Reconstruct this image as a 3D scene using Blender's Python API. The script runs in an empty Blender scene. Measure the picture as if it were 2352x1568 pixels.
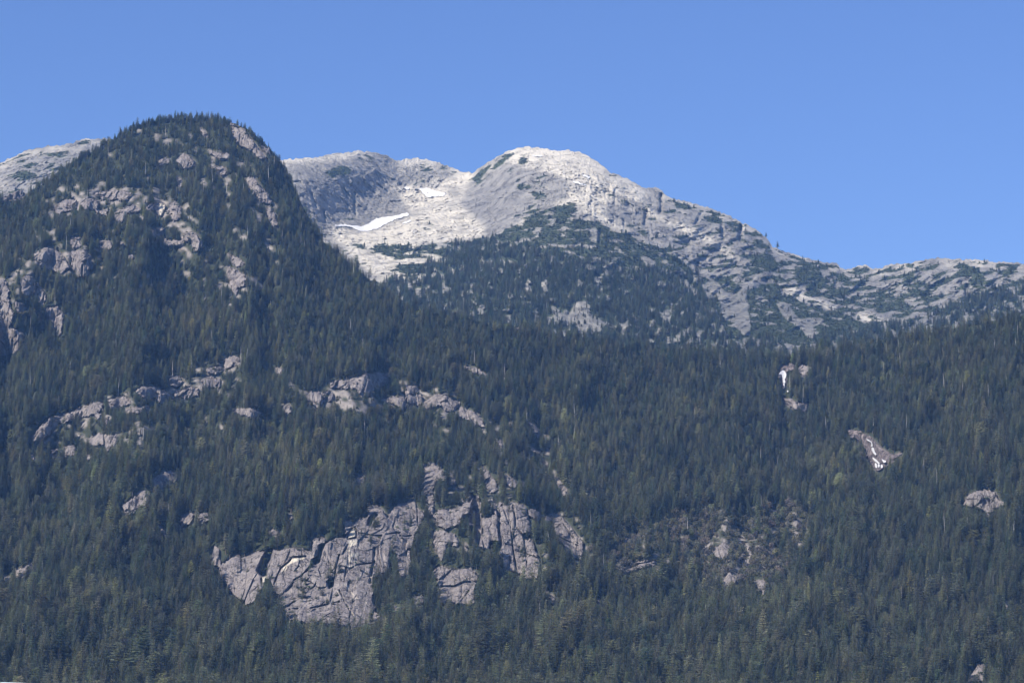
import bpy, math, random
import numpy as np
from mathutils import Vector

S = bpy.context.scene
# ---------------------------------------------------------------- camera, sky, sun, exposure
HFOV, PITCH, CAMZ = math.radians(20.0), math.radians(9.7), 2.0
cam_data = bpy.data.cameras.new("camera")
cam_data.sensor_width = 36.0
cam_data.lens = 18.0 / math.tan(HFOV / 2)
cam_data.clip_start, cam_data.clip_end = 0.5, 40000.0
cam = bpy.data.objects.new("camera", cam_data)
S.collection.objects.link(cam)
cam.location = (0, 0, CAMZ)
cam.rotation_euler = (math.radians(90) + PITCH, 0, 0)
S.camera = cam

SUN = Vector((-0.57, -0.50, 0.68)).normalized()      # direction towards the sun: high, from the left, a little behind the viewer
world = bpy.data.worlds.new("World")
S.world = world
world.use_nodes = True
wn, wl = world.node_tree.nodes, world.node_tree.links
sky = wn.new("ShaderNodeTexSky")
sky.sky_type = 'NISHITA'
sky.sun_disc = False
sky.sun_elevation = math.asin(SUN.z)
sky.sun_rotation = math.atan2(SUN.x, SUN.y)
sky.altitude = 1500
sky.air_density = 1.0
sky.dust_density = 0.0
sky.ozone_density = 5.0
wb_ = wn.new("ShaderNodeMix"); wb_.data_type = 'RGBA'; wb_.blend_type = 'MULTIPLY'       # the photograph's cool white balance
wb_.inputs[0].default_value = 1.0; wb_.inputs[7].default_value = (0.88, 0.96, 1.34, 1)
wl.new(sky.outputs[0], wb_.inputs[6]); wl.new(wb_.outputs[2], wn["Background"].inputs[0])
wn["Background"].inputs[1].default_value = 0.087

sun_data = bpy.data.lights.new("sun", 'SUN')
sun_data.energy = 5.0
sun_data.angle = math.radians(0.53)
sun_data.color = (1.0, 0.965, 0.92)
sun = bpy.data.objects.new("sun", sun_data)
S.collection.objects.link(sun)
sun.rotation_euler = SUN.to_track_quat('Z', 'Y').to_euler()

S.view_settings.view_transform = 'Standard'
S.view_settings.look = 'None'
S.view_settings.exposure = 0.45
S.view_settings.gamma = 1.0
S.render.engine = 'CYCLES'
S.cycles.max_bounces = 4
S.cycles.diffuse_bounces = 2
S.cycles.glossy_bounces = 1
S.cycles.transmission_bounces = 2
S.cycles.transparent_max_bounces = 4
S.cycles.volume_bounces = 0
S.cycles.use_denoising = True
S.cycles.denoiser = 'OPENIMAGEDENOISE'
S.cycles.denoising_input_passes = 'RGB_ALBEDO_NORMAL'
S.cycles.denoising_prefilter = 'ACCURATE'
S.cycles.filter_width = 1.3

# ---------------------------------------------------------------- helpers
def tag(o, label=None, cat=None, group=None, kind=None):
    if label: o['label'] = label
    if cat: o['category'] = cat
    if group: o['group'] = group
    if kind: o['kind'] = kind
    return o

F = 512 / math.tan(HFOV / 2)
CP, SP = math.cos(PITCH), math.sin(PITCH)
def unproject(u, v, R):
    """world points at horizontal distance R in the direction of (u, v)"""
    x = (u - 512) / F; y = -(v - 341) / F
    dx, dy, dz = x, CP - y * SP, SP + y * CP
    k = R / np.hypot(dx, dy)
    return dx * k, dy * k, dz * k + CAMZ

def smooth(a, b, x):
    t = np.clip((x - a) / (b - a), 0, 1)
    return t * t * (3 - 2 * t)

_rs = np.random.RandomState(5)
_perm = _rs.permutation(4096)
def _h(ix, iy, seed):
    a = _perm[(ix + seed * 131) & 4095]
    return _perm[(a + iy + seed * 57) & 4095] / 4095.0
def vnoise(x, y, seed=0):
    """gradient noise, about -1..1"""
    x = np.asarray(x, float); y = np.asarray(y, float)
    ix, iy = np.floor(x).astype(np.int64), np.floor(y).astype(np.int64)
    fx, fy = x - ix, y - iy
    sx, sy = fx * fx * fx * (fx * (fx * 6 - 15) + 10), fy * fy * fy * (fy * (fy * 6 - 15) + 10)
    def g(i, j):
        a = _h(ix + i, iy + j, seed) * 6.28318
        return np.cos(a) * (fx - i) + np.sin(a) * (fy - j)
    a = g(0, 0) * (1 - sx) + g(1, 0) * sx
    b = g(0, 1) * (1 - sx) + g(1, 1) * sx
    return (a * (1 - sy) + b * sy) * 1.5
def fbm(x, y, seed=0, octv=4, gain=0.5):
    s, a = 0, 1.0
    for k in range(octv):
        s = s + a * vnoise(x * 2 ** k, y * 2 ** k, seed + k); a *= gain
    return s
def ridged(x, y, seed=0, octv=4, gain=0.5):
    s, a = 0, 1.0
    for k in range(octv):
        s = s + a * (1 - 2 * np.abs(vnoise(x * 2 ** k, y * 2 ** k, seed + k))); a *= gain
    return s
def cells(x, y, seed=0):
    """jittered cells: two random values per cell, offset from its centre, distance to its edge"""
    ix, iy = np.floor(x).astype(np.int64), np.floor(y).astype(np.int64)
    d1 = np.full(x.shape, 9.0); d2 = np.full(x.shape, 9.0)
    r1 = np.zeros(x.shape); r2 = np.zeros(x.shape); ox = np.zeros(x.shape); oy = np.zeros(x.shape)
    for i in (-1, 0, 1):
        for j in (-1, 0, 1):
            a = _h(ix + i, iy + j, seed); b = _h(ix + i, iy + j, seed + 9)
            dx, dy = x - (ix + i + a), y - (iy + j + b)
            d = np.hypot(dx, dy)
            c = d < d1
            d2 = np.where(c, d1, np.minimum(d2, d)); d1 = np.where(c, d, d1)
            r1 = np.where(c, _h(ix + i, iy + j, seed + 17), r1)
            r2 = np.where(c, _h(ix + i, iy + j, seed + 23), r2)
            ox = np.where(c, dx, ox); oy = np.where(c, dy, oy)
    return r1, r2, ox, oy, d2 - d1
def blocks(x, y, seed, tilt=1.0):
    r1, r2, ox, oy, e = cells(x, y, seed)
    return (r1 - .5) + tilt * ((r2 - .5) * 2 * ox + (r1 * 7 % 1 - .5) * 2 * oy), e

LANDMARKS = [(243, 140, "the big summit slab"), (260, 195, "the pale slanted slab"), (112, 195, "the flat-topped ledge"), (168, 205, "the rounded grey slab"), (52, 260, "the wide ribbed face"), (85, 262, "the split rock face"),
    (235, 285, "the long pinkish slab"), (28, 285, "the egg-shaped boulder face"), (52, 318, "the reddish rock face"), (55, 430, "the slanting band's lower end"), (150, 395, "the slanting band's middle"), (222, 368, "the slanting band's top"),
    (100, 442, "the notched pale cliff"), (165, 480, "the white-grey dome"), (350, 385, "the widest dome slab"), (430, 400, "the row of bulging slabs"), (475, 370, "the thin bright ledge"), (540, 460, "the slanting gully"),
    (270, 560, "the big cliff's left half"), (370, 550, "the big cliff's right half"), (430, 480, "the tall rock pillar"), (510, 530, "the striped pillars"), (570, 550, "the far right cliff slab"), (455, 590, "the square block"),
    (635, 560, "the layered ledges"), (730, 530, "the brown clearing"), (783, 380, "the upper waterfall"), (870, 450, "the lower waterfall"), (980, 500, "the ragged whitish bluff"), (575, 315, "the grey boulder field"),
    (388, 285, "the foot of the bowl"), (850, 320, "the pale rubble strip"), (1010, 330, "the far right ridge"), (700, 420, "the middle of the right forest"), (930, 400, "the high right forest"), (90, 560, "the lower left forest"), (90, 650, "the bottom left corner"),
    (350, 650, "the photo's bottom edge under the cliff"), (600, 640, "the bottom middle"), (950, 620, "the bottom right corner"), (196, 118, "the wooded hilltop"), (150, 300, "the middle of the wooded hill"), (290, 260, "the wooded hill's right flank")]
def beside(u, v):
    a, b, s = min(LANDMARKS, key=lambda q: math.hypot(q[0] - u, q[1] - v))
    dx, dy = u - a, v - b; d = math.hypot(dx, dy)
    w = "in front of" if d < 7 else (("right of" if dx > 0 else "left of") if abs(dx) > abs(dy) else ("below" if dy > 0 else "above"))
    return ("close " if 7 <= d < 20 else "well " if d > 45 else "") + w + " " + s

# raster fields over the part of the slopes the camera can see, one sample per half pixel
U0, U1, V0, V1, Q = -170, 1194, 80, 850, 2
NU, NV = (U1 - U0) * Q + 1, (V1 - V0) * Q + 1
UG = U0 + np.arange(NU) / Q
VG = V0 + np.arange(NV) / Q
def samp(f, u, v):
    x = np.clip((np.asarray(u, float) - U0) * Q, 0, NU - 1.001); y = np.clip((np.asarray(v, float) - V0) * Q, 0, NV - 1.001)
    ix, iy = x.astype(np.int64), y.astype(np.int64); fx, fy = x - ix, y - iy
    return (f[iy, ix] * (1 - fx) + f[iy, ix + 1] * fx) * (1 - fy) + (f[iy + 1, ix] * (1 - fx) + f[iy + 1, ix + 1] * fx) * fy
def fill(f, poly, val=1.0):
    p = np.array(poly, float)
    a0 = max(0, int((p[:, 0].min() - U0) * Q)); a1 = min(NU, int((p[:, 0].max() - U0) * Q) + 2)
    b0 = max(0, int((p[:, 1].min() - V0) * Q)); b1 = min(NV, int((p[:, 1].max() - V0) * Q) + 2)
    if a1 <= a0 or b1 <= b0: return
    X, Y = np.meshgrid(UG[a0:a1], VG[b0:b1])
    ins = np.zeros(X.shape, bool)
    n = len(p)
    for i in range(n):
        (xa, ya), (xb, yb) = p[i], p[(i + 1) % n]
        if ya == yb: continue
        c = ((ya > Y) != (yb > Y)) & (X < (xb - xa) * (Y - ya) / (yb - ya) + xa)
        ins ^= c
    f[b0:b1, a0:a1][ins] = val
def stroke(f, pts, w, val=1.0):
    p = np.array(pts, float)
    a0 = max(0, int((p[:, 0].min() - w - U0) * Q)); a1 = min(NU, int((p[:, 0].max() + w - U0) * Q) + 2)
    b0 = max(0, int((p[:, 1].min() - w - V0) * Q)); b1 = min(NV, int((p[:, 1].max() + w - V0) * Q) + 2)
    X, Y = np.meshgrid(UG[a0:a1], VG[b0:b1])
    d = np.full(X.shape, 1e9)
    for i in range(len(p) - 1):
        ax, ay = p[i]; bx, by = p[i + 1]
        L = (bx - ax) ** 2 + (by - ay) ** 2 + 1e-9
        t = np.clip(((X - ax) * (bx - ax) + (Y - ay) * (by - ay)) / L, 0, 1)
        d = np.minimum(d, np.hypot(X - ax - t * (bx - ax), Y - ay - t * (by - ay)))
    g = f[b0:b1, a0:a1]
    np.maximum(g, val * np.clip((w / 2 - d) / 0.7 + 0.5, 0, 1), out=g)
def blur(f, r):
    """three box blurs of half width r pixels"""
    k = max(1, int(r * Q)); n = 2 * k + 1
    for _ in range(2):
        for ax in (0, 1):
            pad = [(0, 0), (0, 0)]; pad[ax] = (k + 1, k)
            c = np.cumsum(np.pad(f, pad, mode='edge'), axis=ax)
            f = (c[n:] - c[:-n]) / n if ax == 0 else (c[:, n:] - c[:, :-n]) / n
    return f
def zeros(): return np.zeros((NV, NU))
UU, VV = np.meshgrid(UG, VG)

# ---------------------------------------------------------------- the lie of the land: outlines of the bare rock, snow, scrub
CROP = {'A': (0, 250, 2.297), 'B': (800, 350, 2.297), 'C': (1500, 400, 2.297), 'D': (2048, 650, 2.297), 'E': (0, 850, 2.297),
        'F': (800, 950, 2.297), 'G': (550, 1300, 2.297), 'H': (1250, 1300, 2.297), 'I': (2048, 1366, 2.297), 'J': (0, 1366, 2.297),
        'K': (600, 1450, 3.92), 'L': (1200, 1350, 3.92), 'M': (2300, 1050, 4.126), 'V': (0, 0, 0.765625)}
def pts(s):
    """'K 1 2,3 4' -> points"""
    k, rest = s.split(' ', 1)
    x0, y0, sc = CROP[k]
    return [((x0 + float(a) / sc) / 3, (y0 + float(b) / sc) / 3) for a, b in (q.split() for q in rest.split(','))]
# name-less small outcrops on the front slope
OUTCROPS_HILL = """A 1580 265,1660 300,1720 365,1760 420,1810 470,1840 520,1800 530,1740 470,1690 450,1640 420,1610 370,1590 320
A 1375 300,1410 320,1435 365,1400 360
A 1800 425,1850 440,1875 490,1825 480
A 1085 525,1120 515,1170 512,1165 548,1100 565
A 1215 530,1265 480,1330 520,1350 560,1280 590,1240 570
A 1420 450,1500 478,1570 480,1578 522,1500 522
A 1490 570,1555 575,1568 622,1520 645
A 1690 650,1750 645,1800 710,1845 770,1880 830,1800 820,1770 780,1720 740
A 1850 830,1895 895,1920 960,1900 1005,1860 970,1838 905
A 650 762,740 735,850 738,905 765,880 800,780 800,700 795
A 365 860,440 805,530 800,522 860,400 905
A 560 820,620 790,690 820,660 870,590 875
A 650 860,740 870,750 910,680 905
A 790 890,850 860,920 830,970 860,950 895,870 900,845 955,795 955
A 1005 860,1040 830,1080 818,1135 825,1142 865,1110 922,1060 890
A 1165 900,1165 830,1210 815,1252 850,1245 920,1190 955
A 0 820,60 762,150 733,182 760,140 798,60 805
A 235 1170,300 1140,370 1130,430 1180,480 1260,430 1310,350 1290,280 1265
A 485 1060,540 1058,562 1130,500 1135
A 500 1150,600 1150,642 1230,622 1320,540 1335,490 1260
A 690 1080,762 1088,780 1130,740 1158,690 1120
A 800 1080,845 1092,832 1155
A 1030 1005,1120 988,1132 1040,1060 1052
A 1130 1070,1190 1080,1260 1080,1260 1112,1140 1114
A 1250 1038,1290 1040,1302 1092,1260 1092
A 1310 1010,1370 1050,1392 1122,1345 1155,1315 1080
A 1565 1170,1640 1200,1692 1242,1640 1262,1600 1240
A 1560 1260,1630 1280,1702 1330,1690 1385,1640 1405,1632 1465,1600 1420,1570 1340
A 150 1345,200 1318,240 1350,235 1432,190 1472,150 1440
A 250 1370,300 1420,322 1490,280 1525,245 1480
A 1210 640,1240 645,1265 700,1240 715
A 880 1180,910 1180,920 1215,885 1210"""
OUTCROPS_LEFT = """A 0 1330,40 1360,62 1420,62 1500,95 1590,70 1680,165 1720,150 1800,112 1860,0 1870
E 100 130,180 142,160 200,110 190
E 322 170,400 158,442 220,432 330,402 370,370 290,330 240"""
OUTCROPS_BAND = """E 205 1080,250 1010,340 930,410 905,480 890,520 920,460 955,400 965,370 1020,310 1065,250 1088
E 480 890,560 850,640 820,722 820,702 872,600 915,520 922
E 735 800,820 775,900 790,890 832,830 852,760 852
E 935 742,980 710,1070 710,1130 740,1180 770,1200 792,1120 832,1060 790,1000 792
E 1160 680,1210 632,1275 660,1240 702,1170 702
E 1195 752,1260 730,1310 708,1372 732,1370 772,1280 792,1210 792
E 1380 660,1440 640,1520 660,1512 722,1440 725
E 1420 590,1480 568,1530 570,1500 622,1430 622
E 1540 520,1600 500,1662 513,1650 552,1590 572,1542 612
E 850 862,940 850,1042 848,1010 885,880 892
E 630 890,702 890,672 935
E 722 920,752 930,747 985,725 960
E 590 1082,680 1030,740 1045,802 1040,806 1092,760 1132,745 1165,720 1112,640 1112
E 590 1180,632 1180,605 1228
E 440 1122,510 1110,516 1182,450 1192
E 358 1142,412 1140,402 1192,360 1195
E 205 1180,242 1190,237 1222"""
OUTCROPS_LOWER = """E 1055 1340,1120 1295,1190 1290,1245 1298,1210 1372,1150 1392,1110 1425,1060 1395
J 848 345,905 300,960 240,1012 240,1035 300,1000 342,960 335,912 412,860 412
J 1240 430,1290 390,1342 395,1322 472,1260 482,1242 522
J 1370 402,1430 393,1452 432,1402 472,1360 452
J 1080 470,1112 480,1155 565,1110 532
J 100 780,160 768,232 740,222 792,170 842,120 862
J 30 820,82 830,72 872,30 862
K 800 560,860 535,950 575,900 640,820 610
K 1040 380,1085 340,1095 400,1060 450
K 0 350,70 340,125 400,60 420,0 420
K 1740 1800,1760 1800,1760 1850"""
OUTCROPS_KNOLL = """F 430 450,520 435,600 420,680 395,780 385,845 385,840 450,780 480,740 500,700 545,650 545,620 500,560 490,500 500,450 482
F 272 552,300 520,360 510,388 545,382 600,350 642,290 622
F 390 520,460 518,462 572,400 582
F 785 570,850 550,920 550,960 560,965 610,940 655,880 602
F 955 545,1040 530,1090 545,1070 600,1040 605,990 612,960 580
F 1075 600,1100 560,1160 535,1240 535,1280 570,1335 590,1320 625,1262 655,1230 655,1200 602,1110 645
F 940 490,1000 473,1052 490,1040 522,960 542
F 1330 620,1390 640,1450 660,1480 700,1502 765,1450 755,1400 712,1315 692
F 1335 328,1400 343,1470 363,1515 402,1440 392,1380 372
F 1700 66,1742 64,1738 88,1708 88
F 1788 718,1840 738,1882 790,1872 835,1840 782
F 1588 838,1622 860,1632 915,1600 882
F 60 350,106 348,102 382,70 392
F 600 1142,640 1090,692 1090,682 1132,622 1182
E 1600 870,1660 860,1750 863,1802 890,1772 932,1660 902
E 1903 590,1940 573,1947 612,1920 622
E 1968 850,2012 843,2006 892,1970 892"""
GULLY = """L 1788 225,1850 340,1985 482,1920 545,1880 440,1820 350
F 1815 888,1892 930,1882 950
F 1905 985,1935 1000,1940 1040,1915 1020"""
CLIFF = """K 170 740,230 760,230 960,330 890,440 820,500 880,600 820,690 790,780 790,850 780,950 780,1080 740,1200 770,1300 790,1330 640,1390 640,1390 700,1430 620,1475 620,1470 700,1600 650,1730 620,1680 440,1740 430,1820 470,1850 420,1970 400,1970 260,2060 250,2140 290,2210 400,2352 460,2352 640,2230 750,2230 900,2200 1060,2040 1080,2030 1300,2060 1500,2150 1566,2200 1600,1800 1700,1600 1650,1450 1640,1300 1640,1050 1600,940 1400,880 1200,780 1110,720 1230,640 1370,560 1420,380 1290,330 1200,260 1080,215 980,130 970
L 0 620,180 600,200 680,280 720,240 880,160 1000,140 1230,100 1480,0 1480,-40 1250,-140 1100,-200 900,-100 700"""
CLIFF_OTHERS = """L 285 170,380 155,440 190,500 230,540 280,640 240,652 400,560 402,500 352,405 372,395 500,395 700,372 800,330 640,280 480,260 400,300 280
L 380 760,440 710,530 690,620 690,720 650,800 590,850 590,850 650,820 740,730 780,700 880,560 930,480 905,420 862
L 395 960,500 938,640 988,692 1062,690 1130,560 1100,500 1300,430 1200,395 1100
L 380 1390,480 1350,600 1390,780 1400,830 1380,930 1460,920 1540,880 1640,870 1800,470 1810,440 1540,390 1460
L 960 188,990 188,1040 260,1130 380,1162 465,1050 505,1000 382
L 1240 265,1310 320,1384 402,1332 455,1280 432
L 1433 345,1477 380,1466 425
L 950 800,1060 790,1120 760,1080 620,1130 620,1150 800,1160 1000,1192 1085,1060 1062,1040 1165,925 1130,980 950
L 1168 600,1250 640,1320 600,1370 620,1440 620,1500 720,1532 900,1532 985,1440 985,1460 1062,1540 1040,1645 1300,1625 1500,1480 1500,1380 1455,1230 1405,1170 1200,1190 1065,1180 950
L 1500 720,1580 690,1672 740,1622 835,1540 782
L 1700 780,1820 738,1920 800,2080 980,2155 1080,2142 1305,2080 1285,1960 1182,1900 1082,1830 962,1800 842,1720 822
L 740 1080,790 1090,803 1205,760 1152
G 1580 1120,1640 1110,1662 1150,1640 1200,1590 1172
G 1448 1185,1502 1190,1502 1248,1460 1232
H 870 1070,910 1088,952 1120,947 1192,920 1122
H 1240 1140,1262 1140,1257 1205
L 840 600,885 490,950 620,970 900,965 960,935 1130,870 1060,870 890,740 830,730 780,830 730"""
OUTCROPS_RIGHT = """M 225 172,340 178,352 232,300 262,250 262,255 350,235 470,205 470,150 352,150 255
M 390 240,440 180,542 212,470 335,420 300
M 190 600,290 600,380 650,525 660,492 755,420 742,320 725,220 652
M 1008 985,1120 1000,1300 1078,1400 1190,1540 1290,1695 1268,1600 1332,1540 1402,1440 1455,1370 1500,1320 1442,1220 1332,1250 1202,1140 1122,1050 1072
I 1935 330,1970 268,2040 240,2150 243,2182 300,2214 330,2140 372,2112 420,2070 372,1950 352
I 1740 870,1768 880,1757 915
I 2208 1000,2262 990,2252 1065
I 2028 1440,2102 1430,2062 1560,1955 1566
H 1370 890,1430 930,1520 880,1652 858,1642 902,1540 925,1430 965
H 1398 742,1470 720,1502 750,1430 765
H 1700 640,1780 585,1862 570,1780 622,1710 655
I 200 640,290 600,340 640,300 720,220 700
I 260 860,330 800,380 840,360 920,290 930
I 510 860,560 850,590 900,560 960,520 930
I 620 370,648 370,640 405"""
CRACKS = """K 18;870 1180,910 1080,950 990,1040 920,1090 860,1240 850
K 22;1010 1260,1080 1200,1110 1130,1200 1080,1290 980,1330 950
K 18;1735 630,1750 570,1790 520
K 16;1740 650,1840 630,1835 560
K 20;1740 720,1680 820
K 28;2050 760,2050 900,2020 1000,2000 1160
K 14;1640 830,1600 980,1570 1150
K 7;1850 950,2010 930
K 7;1760 1000,1850 950
K 10;2200 590,2352 570
K 8;980 1480,1080 1400,1110 1380
K 16;1050 1475,1150 1465
K 6;1300 1460,1470 1420,1640 1380
K 8;1640 1250,1700 1380,1800 1540
K 7;1280 1250,1350 1200,1370 1150
K 20;720 1110,730 1200
K 10;1720 980,1700 1150
L 26;1150 680,1165 850,1170 1000,1190 1120
L 18;1330 640,1370 900,1440 990,1540 1000
L 12;1300 900,1330 1150,1370 1400
L 14;1460 1040,1480 1200,1500 1400
L 18;560 930,640 905,700 900
L 30;270 880,180 1050,150 1200
L 10;1200 640,1300 900
L 10;200 620,210 850
L 9;0 1000,60 1010,130 1000
G 12;1750 1050,1870 1050,1940 1020,2030 1020
G 7;1910 1155,1970 1080
F 8;1075 560,1080 600
F 6;965 560,965 620
A 9;690 830,720 860,740 880
A 8;1010 870,1060 830
A 10;240 1350,240 1430,190 1475
A 8;480 1260,480 1330
A 8;568 1250,565 1330
J 12;1345 400,1325 480
L 6;1900 830,2000 980,2100 1100
L 6;1850 1000,1960 1060,2100 1120
H 8;1480 900,1560 890,1640 870
H 7;1440 930,1530 900"""
RECESS = """K 670 1020,720 900,780 785,855 775,832 880,792 940,782 1080,730 1090
K 1310 900,1340 880,1390 850,1400 720,1470 700,1430 800,1400 920,1350 950
K 1975 490,1985 400,2030 355,2085 365,2030 430,2010 490
K 1490 1150,1560 1100,1570 1200,1520 1230
L 850 600,880 500,940 620,960 900,960 960,930 1120,880 1050,880 880,750 820,740 780,830 740
L 1060 1070,1190 1080,1180 1200,1110 1110
L 1440 985,1530 975,1525 1010,1460 1010
L 1670 740,1720 720,1690 830,1650 830"""
PALE = """K 1735 640,1760 580,1800 500,1830 560,1830 610,1780 635
K 1745 670,1850 650,1845 710,1750 740
K 950 1030,980 980,1080 880,1240 860,1200 890,1110 915,1040 950,1000 1020
K 730 1100,790 1080,750 1190
A 1092 835,1112 825,1135 830,1130 880,1100 915"""
PALE_SOFT = """K 1750 750,1870 720,1880 770,1840 900,1840 970,1750 1000,1710 960,1700 850"""
PALE_LINES = """K 12;1700 1180,1830 1330,1920 1360,1980 1420
K 8;1600 1240,1700 1380,1820 1560
K 8;1840 1000,1900 1090,1830 1130
K 6;1700 1390,1800 1340,1900 1350"""
SNOW = """B 465 742,540 738,600 748,660 752,700 735,750 700,800 690,870 685,920 670,975 658,980 680,900 700,840 725,780 762,700 786,640 785,590 760,530 750,480 755
B 1050 495,1110 488,1150 505,1200 520,1250 525,1210 545,1110 552,1080 532
B 930 728,1000 705,990 722,940 737
B 942 477,988 488,977 502,955 495
B 1825 262,1905 262,1902 273,1840 273
B 2165 388,2235 412,2220 424,2180 405
B 2100 442,2150 450,2215 470,2200 474,2120 455"""
FALLS = ["""M 200 235,225 255,242 290,238 340,218 350,234 390,219 410,229 458,211 452,202 400,196 340,188 285,150 312,162 270,188 255
M 242 488,272 500,262 525""",
"""M 1298 1200,1322 1195,1338 1250,1364 1290,1340 1297,1303 1240
M 1303 1310,1330 1328,1385 1375,1404 1392,1385 1404,1350 1374,1318 1352
M 1338 1390,1364 1395,1366 1450,1343 1452
M 1376 1402,1402 1402,1396 1442,1372 1446
M 1410 1410,1434 1412,1434 1450,1412 1448
M 1400 1328,1484 1370,1450 1394,1428 1352
M 1236 1088,1302 1130,1314 1190,1290 1182,1298 1142,1230 1104
M 1355 1462,1385 1480,1380 1492"""]
# vegetation on the granite mountain: forest, scrub (coverage), pale rubble, dark steep faces
B_FOREST = """C -800 1000,-700 1020,-600 1000,-500 900,-400 880,-300 760,-120 760,0 775,150 770,260 810,400 840,560 900,700 860,800 900,870 975,960 935,1100 950,1250 960,1380 1000,1450 1100,1500 1250,1550 1400,1700 1420,1900 1400,1950 1500,2352 1400,2600 1330,2900 1300,3300 1100,3900 1000,3900 1900,-800 1900
B 980 1200,1100 1150,1230 1070,1330 960,1450 900,1560 850,1640 880,1640 1500,900 1500"""
B_SCRUB = """C -300 780,-100 700,0 690,60 650,130 600,300 530,480 470,540 500,480 560,600 600,700 620,880 680,960 760,1060 770,1200 850,1300 900,1380 1000,1250 960,1100 950,960 930,870 970,800 900,700 860,560 900,400 840,260 810,150 770,0 775
C 1380 1000,1600 1000,1700 1100,1900 1000,1950 1110,2352 1260,2352 1420,1950 1500,1900 1400,1700 1420,1550 1400,1500 1250,1450 1100
B 560 880,700 880,850 870,960 880,1100 880,1290 870,1400 900,1350 960,1200 960,1060 970,900 980,830 960,700 930
B 830 1000,950 1020,1100 1010,1280 1000,1200 1060,1100 1110,1000 1110,850 1060
B 1720 470,1850 450,1930 460,1850 480,1740 500
B 1690 680,1740 650,1765 680,1710 705
B 1830 540,1900 520,1935 560,1850 572
B 1420 400,1500 350,1600 285,1700 235,1735 245,1640 310,1560 375,1480 440,1430 475
B 400 380,480 330,560 340,600 370,540 402,430 422
B 600 275,700 265,765 290,700 312
B 1010 330,1080 305,1115 330,1060 372
B 1200 320,1290 370,1330 390,1300 395,1210 350
B 1115 735,1170 735,1175 755,1100 775,1040 780
B 1740 280,1800 270,1810 310,1750 330
C 130 150,205 155,200 205,130 212
C 1180 460,1270 460,1320 510,1290 550,1200 510
C 1390 560,1500 570,1540 620,1440 640,1390 600
C 1690 740,1760 740,1860 760,1850 800,1740 790
C 1680 860,1850 810,1925 890,1900 960,1760 960,1700 920
C 2100 900,2170 900,2250 1000,2352 1080,2352 1180,2250 1130,2150 1080,2050 1000
C 1620 700,1720 720,1700 760,1640 740
C 980 760,1090 770,1150 830,1040 860,1000 820
C 220 400,330 400,320 440,230 450
C 400 440,520 480,545 520,430 480
D 740 380,900 350,950 430,1050 490,1150 560,1190 605,1120 612,1000 560,880 500,780 440
D 690 560,800 580,950 620,1080 660,1200 700,1290 740,1320 850,1150 830,1000 750,850 680
D 1200 590,1280 560,1450 540,1500 580,1605 610,1560 655,1400 662,1260 642
D 1500 460,1560 400,1640 440,1762 480,1700 545,1560 512
D 1930 300,1980 340,2060 400,2102 460,2050 532,1990 502,1940 402
D 1750 620,1950 600,2005 680,1900 742,1770 722
D 2120 340,2302 400,2240 422,2110 382
D 2030 560,2130 570,2122 642,2040 622
D 1170 350,1220 340,1200 400,1170 400
D 1350 380,1400 390,1400 470,1370 450
D 1540 330,1600 310,1600 370,1540 370
A 335 470,430 480,430 500,340 505
A 50 640,160 590,280 590,260 640,130 680
A 290 530,400 500,400 520,310 550
A 220 480,330 460,330 480,230 495
A 110 530,180 530,170 560,110 560
A 590 385,650 370,700 390,620 400"""
B_PALE = """C 60 110,220 85,400 110,530 130,640 190,740 270,860 340,1000 480,900 430,800 420,700 400,600 380,480 330,400 280,250 250,150 230,60 200
B 100 290,230 285,360 280,480 265,640 230,780 245,850 270,760 266,640 264,480 304,360 306,230 316
B 890 300,1000 285,1110 295,1000 322,920 327
B 1180 470,1330 500,1425 395,1330 385,1260 430
C 440 100,560 130,700 220,760 420,700 600,600 560,560 400,480 300
C 830 300,980 370,1010 520,960 480,860 440,760 400
V 770 550,1000 560,1050 590,980 640,940 680,880 650,820 600
A 0 700,60 690,100 640,30 730,0 740
C 480 330,600 500,760 600,900 670,860 680,700 610,560 540,460 470
C 960 460,1100 560,1350 660,1500 750,1700 890,1640 870,1450 760,1200 650,1040 560
D 650 430,720 460,900 560,1060 620,1060 645,900 600,720 535
D 1200 640,1290 680,1440 730,1580 730,1450 755,1320 745,1220 700
B 390 760,650 800,900 720,1300 560,1400 400,1420 380,1330 600,1500 760,1500 840,1200 860,700 870,560 880,460 850
B 900 480,1060 480,1260 500,1300 560,1000 650,950 600"""
B_CLIFF = """C 840 470,940 450,1000 530,1040 620,940 660,870 600
C 980 390,1060 370,1125 420,1110 485,1040 505,1000 470
C 620 640,660 640,690 700,680 755,610 750
C 1500 650,1560 640,1600 690,1660 700,1680 750,1560 740
D 1945 470,1975 480,1970 560,1950 560"""
B_BOULDER = """C 340 1270,400 1230,480 1240,520 1160,600 1150,600 1230,680 1270,735 1310,712 1362,600 1372,560 1385,500 1310,430 1302,370 1312,320 1322
C 1410 1020,1500 1020,1560 1100,1650 1130,1700 1200,1730 1300,1720 1402,1650 1362,1600 1302,1530 1262,1510 1150,1440 1080
C 980 830,1040 860,1080 900,1040 930,990 920
C 1110 1240,1160 1200,1180 1290,1130 1330
D 640 590,720 590,800 700,960 690,980 720,900 760,910 840,860 830,800 760,700 700
D 650 805,700 850,745 890,755 930,720 915,690 860
D 370 520,440 470,440 560,470 640,430 620,390 560"""
SCRUBLAND = """I 150 420,420 480,680 330,880 400,900 500,760 560,640 620,760 900,560 950,330 940,100 950,100 780,200 640
H 1380 720,1560 640,1900 540,2200 560,2300 700,2250 960,1900 980,1700 760,1400 960,1300 900
H 1180 860,1300 900,1400 960,1330 1000,1240 960"""
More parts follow.
